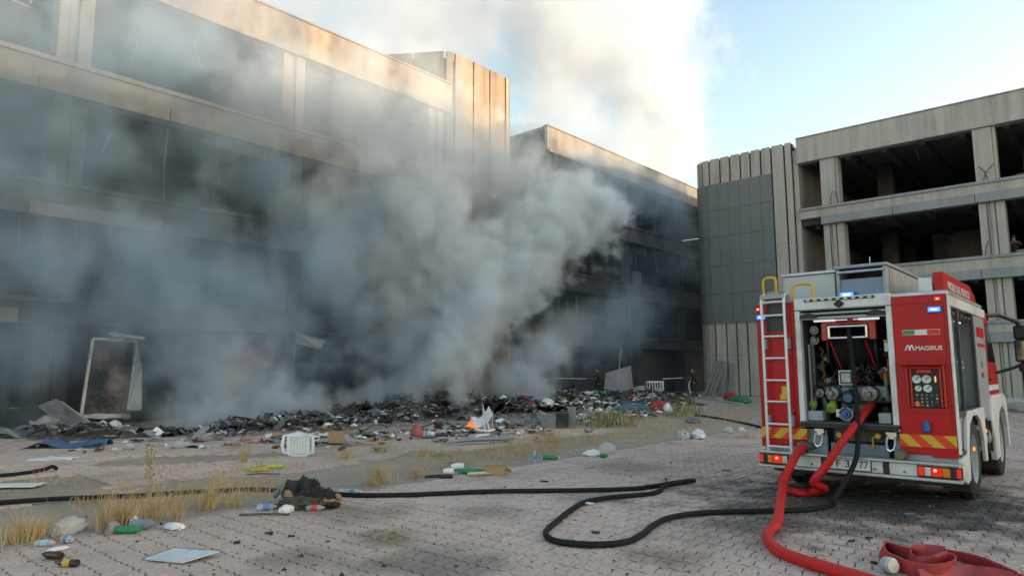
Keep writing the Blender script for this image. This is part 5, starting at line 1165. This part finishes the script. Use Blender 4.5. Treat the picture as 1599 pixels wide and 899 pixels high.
q = G(965,624.5); m = MB(); m.tube([q+Vector((0,0,.9)), q+rr*.25+Vector((0,0,2.9))], .03, 6); at(m.build('pole', SHEETL, loc=q), 'thin pale pole leaning up behind the grey board', 'pole')
q = G(990,623); m = MB(); m.tube([q+Vector((0,0,.8))+rr*.1, q+rr*.6+fw*.5+Vector((0,0,3.2))], .05, 6); m.tube([q+rr*.6+fw*.5+Vector((0,0,3.15)), q+rr*1.5+fw*.8+Vector((0,0,3.0))], .06, 6); at(m.build('charred_stand', CHAR, loc=q), 'charred upright frame behind the grey board', 'frame')
# grey planks leaning on the cladded building
for k, (xa, xb, h, wd) in enumerate(((-20.1,-19.35,2.15,.22),(-19.8,-19.1,2.2,.2),(-19.55,-18.9,2.15,.24),(-18.95,-18.85,2.1,.28),(-18.45,-18.45,2.05,.26),(-19.25,-18.75,1.9,.18))):
    m = MB(); m.quadslab((xa,41.2+.04*k,0),(xa+wd,41.2+.04*k,0),(xb+wd,41.78-.01*k,h),(xb,41.78-.01*k,h),(0,-.03,.0)); o = m.build('plank', plain('grey plank',(.22,.22,.22),.8,0,.15,2,.1), loc=(xa,41.2,0))
    at(o, ('leftmost','second from the left','third from the left','fifth from the left, upright','rightmost','fourth from the left')[k]+' of the grey planks leaning on the cladded building', 'plank', 'grey planks leaning on the cladded building')
# broken cabinet and boards right of the broken chair
q = G(865,664)
for k, (px, w_, h, mt, lab) in enumerate(((856,.42,.40,SHEETM,'grey metal cabinet side standing in the rubbish right of the flames'),(876,.42,.42,CHAR,'burnt black cabinet standing between grey boards right of the flames'),(893,.24,.56,plain('pale grey board',(.24,.235,.23),.8,0,.2,3,.1),'narrow upright grey board at the end of the burnt cabinet'))):
    q = G(px, 668-k); m = MB(); m.obox(q+Vector((0,0,h/2)), (w_, .12 if k != 1 else .4, h), (.05*k,0,YAW)); at(m.build('board' if k != 1 else 'cabinet', mt, loc=q, bevel=.008), lab, 'board' if k != 1 else 'cabinet')
# wire basket at the right edge behind the engine
q = G(1590,612); wb = empty('wire_basket', q, 'pale wire basket on the ground behind the fire engine at the right edge', 'basket', None, YAW)
for k in range(9):
    m = MB(); m.tube([(-.5+k*.125,-.4,.1),(-.55+k*.137,-.45,.95)], .012, 5); m.build('wire', PWHT, wb, local=True)
for z in (.12,.4,.7,.95):
    e = .5+.05*z; m = MB(); m.tube([(-e,-e*.85,z),(e,-e*.85,z),(e,e*.85,z),(-e,e*.85,z),(-e,-e*.85,z)], .014, 5); m.build('wire_ring', PWHT, wb, local=True)
for k, (px, py, s) in enumerate(((1588,632,1.1),(1597,642,.9),(1578,640,.6))):
    at(crumple('rubble', RAG if k else MILKY, G(px,py), (s,s*.6,.3), k+40, rz=YAW), ('pale rubbish bag below the wire basket','grey rubbish at the right edge below the wire basket','small grey rubbish heap beside the front wheel')[k], 'rubbish')

# --- flames
def flame_mat():
    t = NT('flame'); sp = t.n('ShaderNodeSeparateXYZ'); t.set(sp.inputs[0], t.n('ShaderNodeTexCoord').outputs['Object'])
    f = t.ramp(t.math('ADD', sp.outputs[2], t.math('MULTIPLY', t.noise(9, 3, .6, t.pos(obj=True)), .3)), .05, .42)
    t.set(t.b.inputs['Emission Color'], t.mix(f, (1,.25,.02), (1,.05,.005))); t.b.inputs['Emission Strength'].default_value = .4
    t.set(t.b.inputs['Base Color'], col((.3,.05,.01))); return t.mat
FL = flame_mat()
fl = empty('flames', G(737,672)+fw*.6, 'small orange flames burning in the heap left of the broken chair', 'fire')
fl.location.z = heap_z(fl.location.x, fl.location.y)*.75
for k, (x, h, w_) in enumerate(((-.14,.20,.06),(-.05,.32,.07),(.05,.24,.07),(.14,.16,.06),(.0,.14,.09),(-.2,.11,.05))):
    m = MB(); m.tube([(x,0,.0),(x+.03,-.02,h*.3),(x-.03,.0,h*.65),(x+.02,.02,h)], [w_*.7,w_,w_*.55,.008], 8, flat=.6); m.build('tongue', FL, fl, local=True, smooth=True)
at(crumple('ember', FL, G(492,662)+Vector((0,0,heap_z(G(492,662).x,G(492,662).y))), (.14,.1,.14), 3, sub=2), 'small orange glowing ember in the black heap behind the cardboard box', 'ember')

# --- dry grass and weeds
STRAW = plain('dry straw', (.43,.28,.115), .85, 0, .35, 3, 0, obj=False); STRAW2 = plain('pale straw', (.50,.41,.25), .85, 0, .3, 3, 0, obj=False); WEED = plain('weed green', (.13,.15,.04), .8, 0, .35, 3, 0, obj=False)
def blades(m, c, n, spread, h, r_, lean=.4, wd=.006):
    for k in range(n):
        a = r_.uniform(0, 6.28); d = spread*abs(r_.gauss(0,.5)); b = Vector(c)+Vector((cos(a)*d, sin(a)*d, 0)); hh = h*r_.uniform(.4, 1.1)
        la = r_.uniform(0, 6.28); L = Vector((cos(la), sin(la), 0))*hh*r_.uniform(.05, lean)+Vector((cos(a), sin(a), 0))*hh*lean*.5*min(1, d/spread if spread else 0)
        s = Vector((-sin(la+1), cos(la+1), 0))*wd*r_.uniform(.6, 1.3)
        p1 = b+L*.3+Vector((0,0,hh*.55)); p2 = b+L+Vector((0,0,hh))
        m.mi = 0 if r_.random() < .6 else 1
        m.add([b-s, b+s, p1+s*.8, p1-s*.8, p2], [(0,1,2,3),(3,2,4)])
TPLACE = ['at the bottom left corner beside the brown bottles','just right of the corner tuft with yellow tips','left of the grey blue bottle, thin','right beside the thin one, above the green bottle','above the white foam tray','tallest pair by the hose, left one','tallest pair by the hose, right one','nearest the left side of the black jacket','thin, between foam tray and jacket','big round one between jacket and white cups','small, left of the black pipe piece','behind the hose, under the upside down chair, tall thin','behind the jacket by the yellow scraps','right of the upside down chair','short, right of the cardboard box','short, below the red bag','below the grey cabinet','last one before the fire engine']
TUFTS = [(35,846,170,.24,.30),(60,838,60,.14,.24),(163,830,90,.08,.34),(192,824,110,.09,.36),(240,812,110,.13,.34),(322,796,90,.10,.36),(330,792,40,.05,.44),(366,792,60,.08,.24),(275,815,40,.06,.35),(590,757,150,.18,.34),(648,746,70,.12,.24),(380,722,60,.05,.45),(405,735,50,.2,.2),(540,715,110,.35,.25),(600,706,90,.3,.25),(660,712,60,.25,.22),(860,690,130,.4,.35),(1165,682,40,.3,.3)]
for k, (px, py, n, sp, h) in enumerate(TUFTS):
    q = G(px, py); m = MB(); blades(m, q, int(n*1.5), sp*1.25, h, r_, .9, .0032)
    tag(m.build('grass_tuft', [STRAW, STRAW2], loc=q), 'dry grass tuft '+TPLACE[k], 'grass tuft', 'dry grass tufts along the kerb')
q = G(232,752); m = MB()
for k in range(26):
    t = k/26; c = q+Vector((.02*sin(k), .02*cos(k*2), .5*t)); a = k*2.4; m.add([c, c+Vector((cos(a)*.07, sin(a)*.07, .05)), c+Vector((cos(a)*.05, sin(a)*.05, .08))], [(0,1,2)])
m.tube([q, q+Vector((.01,.01,.28)), q+Vector((0,.02,.52))], .006, 5)
tag(m.build('weed', plain('yellow green weed',(.24,.22,.07),.8,obj=False), loc=q), 'single tall yellowish weed standing behind the black hose at left', 'weed')
m = MB()
for k in range(3600):
    px = r_.uniform(0, 1180); yk = 838-(px-60)*.1545 if px < 800 else 724-(px-800)*.158
    py = yk-6-abs(r_.gauss(0, 26 if px > 560 else 34)); 
    if py < 636: continue
    q = G(px, py)
    dens = mnoise.noise((q.x*.7, q.y*.35, 7))
    if dens < (-.12 if px > 640 else .08) or (px < 520 and r_.random() < .55): continue
    blades(m, q, 6, .25, r_.uniform(.04,.22)*(1 if r_.random() < .93 else 1.8), r_, 1.0, .0035)
tag(m.build('dry_grass', [STRAW, STRAW2]), kind='stuff')
m = MB()
for k in range(170):
    px, py = r_.gauss(955, 20), 667-abs(r_.gauss(0, 6)); q = G(px, py); blades(m, q, 6, .25, r_.uniform(.15,.45)*r_.choice((1,1,1.6)), r_, .6, .008)
tag(m.build('green_weeds', [WEED, STRAW2], loc=G(955,668)), kind='stuff')
m = MB()
for k in range(110):
    px, py = r_.gauss(1070, 13), 652-abs(r_.gauss(0, 7)); q = G(px, py); blades(m, q, 5, .25, r_.uniform(.15,.45)*r_.choice((1,1,1.6)), r_, .6, .008)
tag(m.build('green_weeds', [WEED, STRAW2], loc=G(1070,655)), kind='stuff')
m = MB()
for k in range(150):
    px, py = (r_.uniform(80, 1599), r_.uniform(730, 895)) if k % 3 else (r_.gauss(600, 25), r_.gauss(836, 6)); q = G(px, py)
    if q.x < -7.7: continue
    q.x = round(q.x/PW)*PW+PW/2 if k % 2 else q.x; blades(m, q, r_.randint(3,9), .035, r_.uniform(.015,.05), r_, .9, .003)
tag(m.build('joint_weeds', [WEED, STRAW]), kind='stuff')
q = G(919,785,.03); m = MB(); m.obox(q, (.12,.03,.012), (.2,0,YAW-.4)); at(m.build('tag', PWHT, loc=q), 'small white tag lying on the loop of the black hose', 'tag')
for px, py, L, rz in ((1218,776,.10,.3),(1240,822,.07,1.2),(1520,828,.08,.2),(1357,841,.09,.6),(1420,803,.13,.1),(1330,846,.06,.5),(1490,838,.09,-.2),(1365,880,.05,.4),(850,752,.12,.1),(1040,748,.05,.3),(1135,735,.16,.05),(700,724,.15,.1),(370,848,.06,.4),(420,833,.08,.9),(455,838,.06,.5),(930,832,.08,.4)):
    q = G(px, py); m = MB(); m.obox(q+Vector((0,0,.012)), (L,.035,.02), (rnd.uniform(-.2,.2), rnd.uniform(-.15,.15), YAW+rz)); o = m.build('scrap', rnd.choice((plain('dark bark', (.05,.035,.025), .9), CHAR, CHARG)), loc=q, bevel=.004)
    at(o, 'small dark scrap lying alone on the open paving', 'scrap', 'dark scraps on the open paving')
# ------------------------------------------------------------------ smoke
def smoke_volume(name, label_kind, pts, box, vox, A, B, nscale, color, dens, warp=1.2, power=1.0, aniso=.2, detail=6):
    """a body of smoke: points (x, y, z, radius, density) blurred into one voxel cloud and broken up by billowing noise"""
    me = bpy.data.meshes.new(name); me.from_pydata([p[:3] for p in pts], [], [])
    me.attributes.new('rad', 'FLOAT', 'POINT').data.foreach_set('value', [p[3] for p in pts])
    me.attributes.new('den', 'FLOAT', 'POINT').data.foreach_set('value', [p[4] for p in pts])
    o = bpy.data.objects.new(name, me); C.objects.link(o); tag(o, kind='stuff')
    t = NT(name+' gas'); t.t.nodes.remove(t.b)
    pv = t.n('ShaderNodeVolumePrincipled'); pv.inputs['Color'].default_value = col(color); pv.inputs['Density'].default_value = dens
    pv.inputs['Anisotropy'].default_value = aniso
    t.t.links.new(pv.outputs[0], [n for n in t.t.nodes if n.type == 'OUTPUT_MATERIAL'][0].inputs['Volume'])
    ng = bpy.data.node_groups.new(name+' field', 'GeometryNodeTree')
    ng.interface.new_socket('Geometry', in_out='INPUT', socket_type='NodeSocketGeometry')
    ng.interface.new_socket('Geometry', in_out='OUTPUT', socket_type='NodeSocketGeometry')
    N, L = ng.nodes.new, ng.links.new
    gi, go = N('NodeGroupInput'), N('NodeGroupOutput')
    pos = N('GeometryNodeInputPosition')
    nz = N('ShaderNodeTexNoise'); nz.inputs['Scale'].default_value = nscale*.6; nz.inputs['Detail'].default_value = 2.5
    L(pos.outputs[0], nz.inputs['Vector'])
    sb = N('ShaderNodeVectorMath'); sb.operation = 'SUBTRACT'; L(nz.outputs['Color'], sb.inputs[0]); sb.inputs[1].default_value = (.5,.5,.5)
    sc = N('ShaderNodeVectorMath'); sc.operation = 'SCALE'; L(sb.outputs[0], sc.inputs[0]); sc.inputs['Scale'].default_value = warp*2
    ad = N('ShaderNodeVectorMath'); ad.operation = 'ADD'; L(pos.outputs[0], ad.inputs[0]); L(sc.outputs[0], ad.inputs[1])
    sn = N('GeometryNodeSampleNearest'); sn.domain = 'POINT'; L(gi.outputs[0], sn.inputs['Geometry']); L(ad.outputs[0], sn.inputs['Sample Position'])
    def samp(attr, typ='FLOAT'):
        si = N('GeometryNodeSampleIndex'); si.data_type = typ; si.domain = 'POINT'; L(gi.outputs[0], si.inputs['Geometry'])
        if attr == 'position': na = N('GeometryNodeInputPosition'); L(na.outputs[0], si.inputs['Value'])
        else:
            na = N('GeometryNodeInputNamedAttribute'); na.data_type = 'FLOAT'; na.inputs['Name'].default_value = attr; L(na.outputs[0], si.inputs['Value'])
        L(sn.outputs['Index'], si.inputs['Index']); return si.outputs[0]
    def mth(op, a, b=None, clamp=False):
        q = N('ShaderNodeMath'); q.operation = op; q.use_clamp = clamp
        for i, x in enumerate((a, b)):
            if x is None: continue
            if isinstance(x, (int, float)): q.inputs[i].default_value = x
            else: L(x, q.inputs[i])
        return q.outputs[0]
    ds = N('ShaderNodeVectorMath'); ds.operation = 'DISTANCE'; L(ad.outputs[0], ds.inputs[0]); L(samp('position', 'FLOAT_VECTOR'), ds.inputs[1])
    fall = mth('SUBTRACT', 1.0, mth('DIVIDE', ds.outputs['Value'], samp('rad')))
    n2 = N('ShaderNodeTexNoise'); n2.inputs['Scale'].default_value = nscale; n2.inputs['Detail'].default_value = detail; n2.inputs['Roughness'].default_value = .66
    n2.inputs['Distortion'].default_value = .3; L(pos.outputs[0], n2.inputs['Vector'])
    puff = mth('ABSOLUTE', mth('SUBTRACT', mth('MULTIPLY', n2.outputs[0], 2.0), 1.0))          # rounded billows with creases
    n3 = N('ShaderNodeTexNoise'); n3.inputs['Scale'].default_value = nscale*.7; n3.inputs['Detail'].default_value = detail; n3.inputs['Roughness'].default_value = .66
    L(pos.outputs[0], n3.inputs['Vector'])
    nb = mth('SUBTRACT', mth('ADD', mth('MULTIPLY', puff, .8), mth('MULTIPLY', n3.outputs[0], 1.0)), .62)
    val = mth('ADD', mth('MULTIPLY', fall, A), mth('MULTIPLY', nb, B))
    val = mth('MINIMUM', mth('MAXIMUM', val, 0.0), 1.0)
    if power != 1.0: val = mth('POWER', val, power)
    val = mth('MULTIPLY', val, samp('den'))
    vc = N('GeometryNodeVolumeCube'); L(val, vc.inputs['Density'])
    vc.inputs['Min'].default_value = box[0]; vc.inputs['Max'].default_value = box[1]
    for i, a in enumerate('XYZ'): vc.inputs['Resolution '+a].default_value = max(2, int((box[1][i]-box[0][i])/vox))
    sm = N('GeometryNodeSetMaterial'); sm.inputs['Material'].default_value = t.mat
    L(vc.outputs[0], sm.inputs[0]); L(sm.outputs[0], go.inputs[0])
    md = o.modifiers.new('smoke', 'NODES'); md.node_group = ng
    return o
def strand(pts, n=10):
    """points along a plume: each control is (x, y, z, radius, density)"""
    out = []
    for a, b in zip(pts, pts[1:]):
        L = (Vector(a[:3])-Vector(b[:3])).length; k = max(2, int(L/.6))
        for i in range(k): out.append(tuple(a[j]+(b[j]-a[j])*i/k for j in range(5)))
    return out+[pts[-1]]
def P(px, py, X, r, d): q = onX(px, py, X); return (q.x, q.y, q.z, r*1.25, d)
# pale dense plume over the burning heap
S = []
S += strand([P(725,655,-16.8,.40,1.8), P(718,600,-17.2,.8,1.8), P(705,550,-17.7,1.2,1.5), P(745,480,-18.5,1.7,1.4), P(790,405,-19.3,2.0,1.5), P(870,360,-20.2,1.9,1.7), P(930,330,-20.8,1.6,1.8)])
S += strand([P(740,480,-18.8,1.7,1.1), P(690,390,-19.3,2.1,.9), P(650,300,-20,2.4,.7), P(600,215,-21,2.4,.4), P(520,150,-21.8,2.3,.24), P(430,160,-22.2,2.2,.25)])
S += strand([P(860,330,-20.4,2.1,1.0), P(790,280,-21,2.3,.75), P(700,220,-22,2.4,.32), P(640,150,-23,2.4,.12)])
S += strand([P(700,560,-19.2,1.2,.9), P(660,500,-20,1.8,.6), P(600,420,-20.6,2.2,.35), P(560,330,-21.2,2.4,.3)])
S += strand([P(560,645,-19.6,.7,1.3), P(620,632,-19,1.0,1.9), P(650,590,-19.4,1.4,1.5), P(610,520,-20.2,1.7,.6)])
S += strand([P(850,632,-17.8,.8,1.7), P(815,595,-18.2,1.3,1.6), P(850,540,-19.6,1.3,.35), P(910,505,-21.5,1.4,.15)])
S += strand([P(270,664,-19.8,.7,.9), P(340,655,-19.4,1.0,1.5), P(420,648,-19,1.1,1.7), P(480,640,-19,.9,1.4)])
S += strand([P(350,650,-19.5,1.0,1.4), P(350,600,-20,1.3,.8), P(330,540,-20.5,1.4,.3)])
smoke_volume('smoke', None, S, ((-27, 2, 0), (-13, 34, 19)), .12, 1.7, 4.2, .60, (.89,.945,.99), 1.2, power=1.25, detail=8)
# blue grey smoke drawn along the facade
S = []
S += strand([P(330,600,-20.4,1.7,.7), P(300,490,-20.8,1.8,.5), P(220,420,-21.3,2.2,.42), P(150,330,-21.6,2.4,.40), P(70,240,-21.8,2.6,.34), P(20,140,-22,2.6,.28)])
S += strand([P(440,640,-19,1.1,.7), P(450,590,-19.6,1.3,.7), P(400,500,-20.4,1.8,.45), P(330,400,-21.2,2.0,.35), P(250,300,-21.8,2.0,.3)])
S += strand([P(20,60,-22.2,2.6,.30), P(150,90,-22.2,2.8,.30), P(280,80,-22.2,2.8,.27), P(390,110,-22.4,2.2,.18), P(300,180,-22.2,2.2,.22), P(420,230,-22.2,2,.2)])
S += strand([P(60,420,-21.5,2.2,.40), P(30,520,-21,1.8,.4), P(150,480,-21,1.6,.35)])
S += strand([P(930,505,-20.5,1.6,.28), P(1000,470,-22,1.8,.2), P(960,520,-21.5,1.6,.35)])
S += strand([P(860,250,-23,1.6,.3), P(950,275,-23.2,1.8,.38), P(1040,310,-23.3,1.8,.38), P(1060,400,-23.3,1.6,.3)])
S += strand([P(560,470,-20.8,2.0,.5), P(500,380,-21.3,2.2,.45), P(430,300,-22,2.0,.35)])
smoke_volume('smoke', None, S, ((-28, -4, 0), (-16, 46, 21)), .15, 1.4, 4.0, .50, (.68,.82,.94), .85, power=1.35, detail=8)
# the sunlit cloud drifting over the roofs
K = []
K += strand([P(600,120,-35,3.2,.5), P(680,50,-34,4.5,.7), P(770,10,-32,5.5,.85), P(880,50,-30,5.5,.95), P(960,130,-30,4.8,1.0), P(1010,190,-30,4.2,1.0), P(1040,245,-31,3.2,.9)])
K += strand([P(880,190,-26,2.6,.8), P(960,235,-25.5,2.4,.9), P(1030,262,-25.5,2.0,.7)])
K += strand([P(900,-20,-30,6,.9), P(1020,20,-30,5.2,.8), P(1060,120,-30,4.0,.7)])
K += strand([P(480,30,-26,4.0,.35), P(560,-60,-28,6,.45), P(800,-140,-30,8,.5), P(1000,-120,-31,7,.5)])
K += strand([P(200,-60,-24,4,.4), P(380,-40,-25,4,.4), P(480,30,-26,4.0,.35)])
smoke_volume('smoke_cloud', None, K, ((-46, 0, 11), (-16, 72, 48)), .34, 1.1, 2.4, .24, (.70,.76,.84), .36, warp=2.8, power=1.0)
# thin bluish veil hanging along the burnt facade
W = []
for y in range(-3, 49, 3):
    for z, d in ((2, .7), (5, 1.0), (8.5, 1.0), (12, .5), (15, .2)):
        W.append((-22.6, y, z, 4.2, d*(1.0 if y < 24 else .35)))
smoke_volume('smoke_veil', None, W, ((-28, -5, 0), (-18, 50, 20)), .3, 1.0, 2.4, .26, (.44,.60,.72), .12, warp=1.6, power=1.0, detail=6)
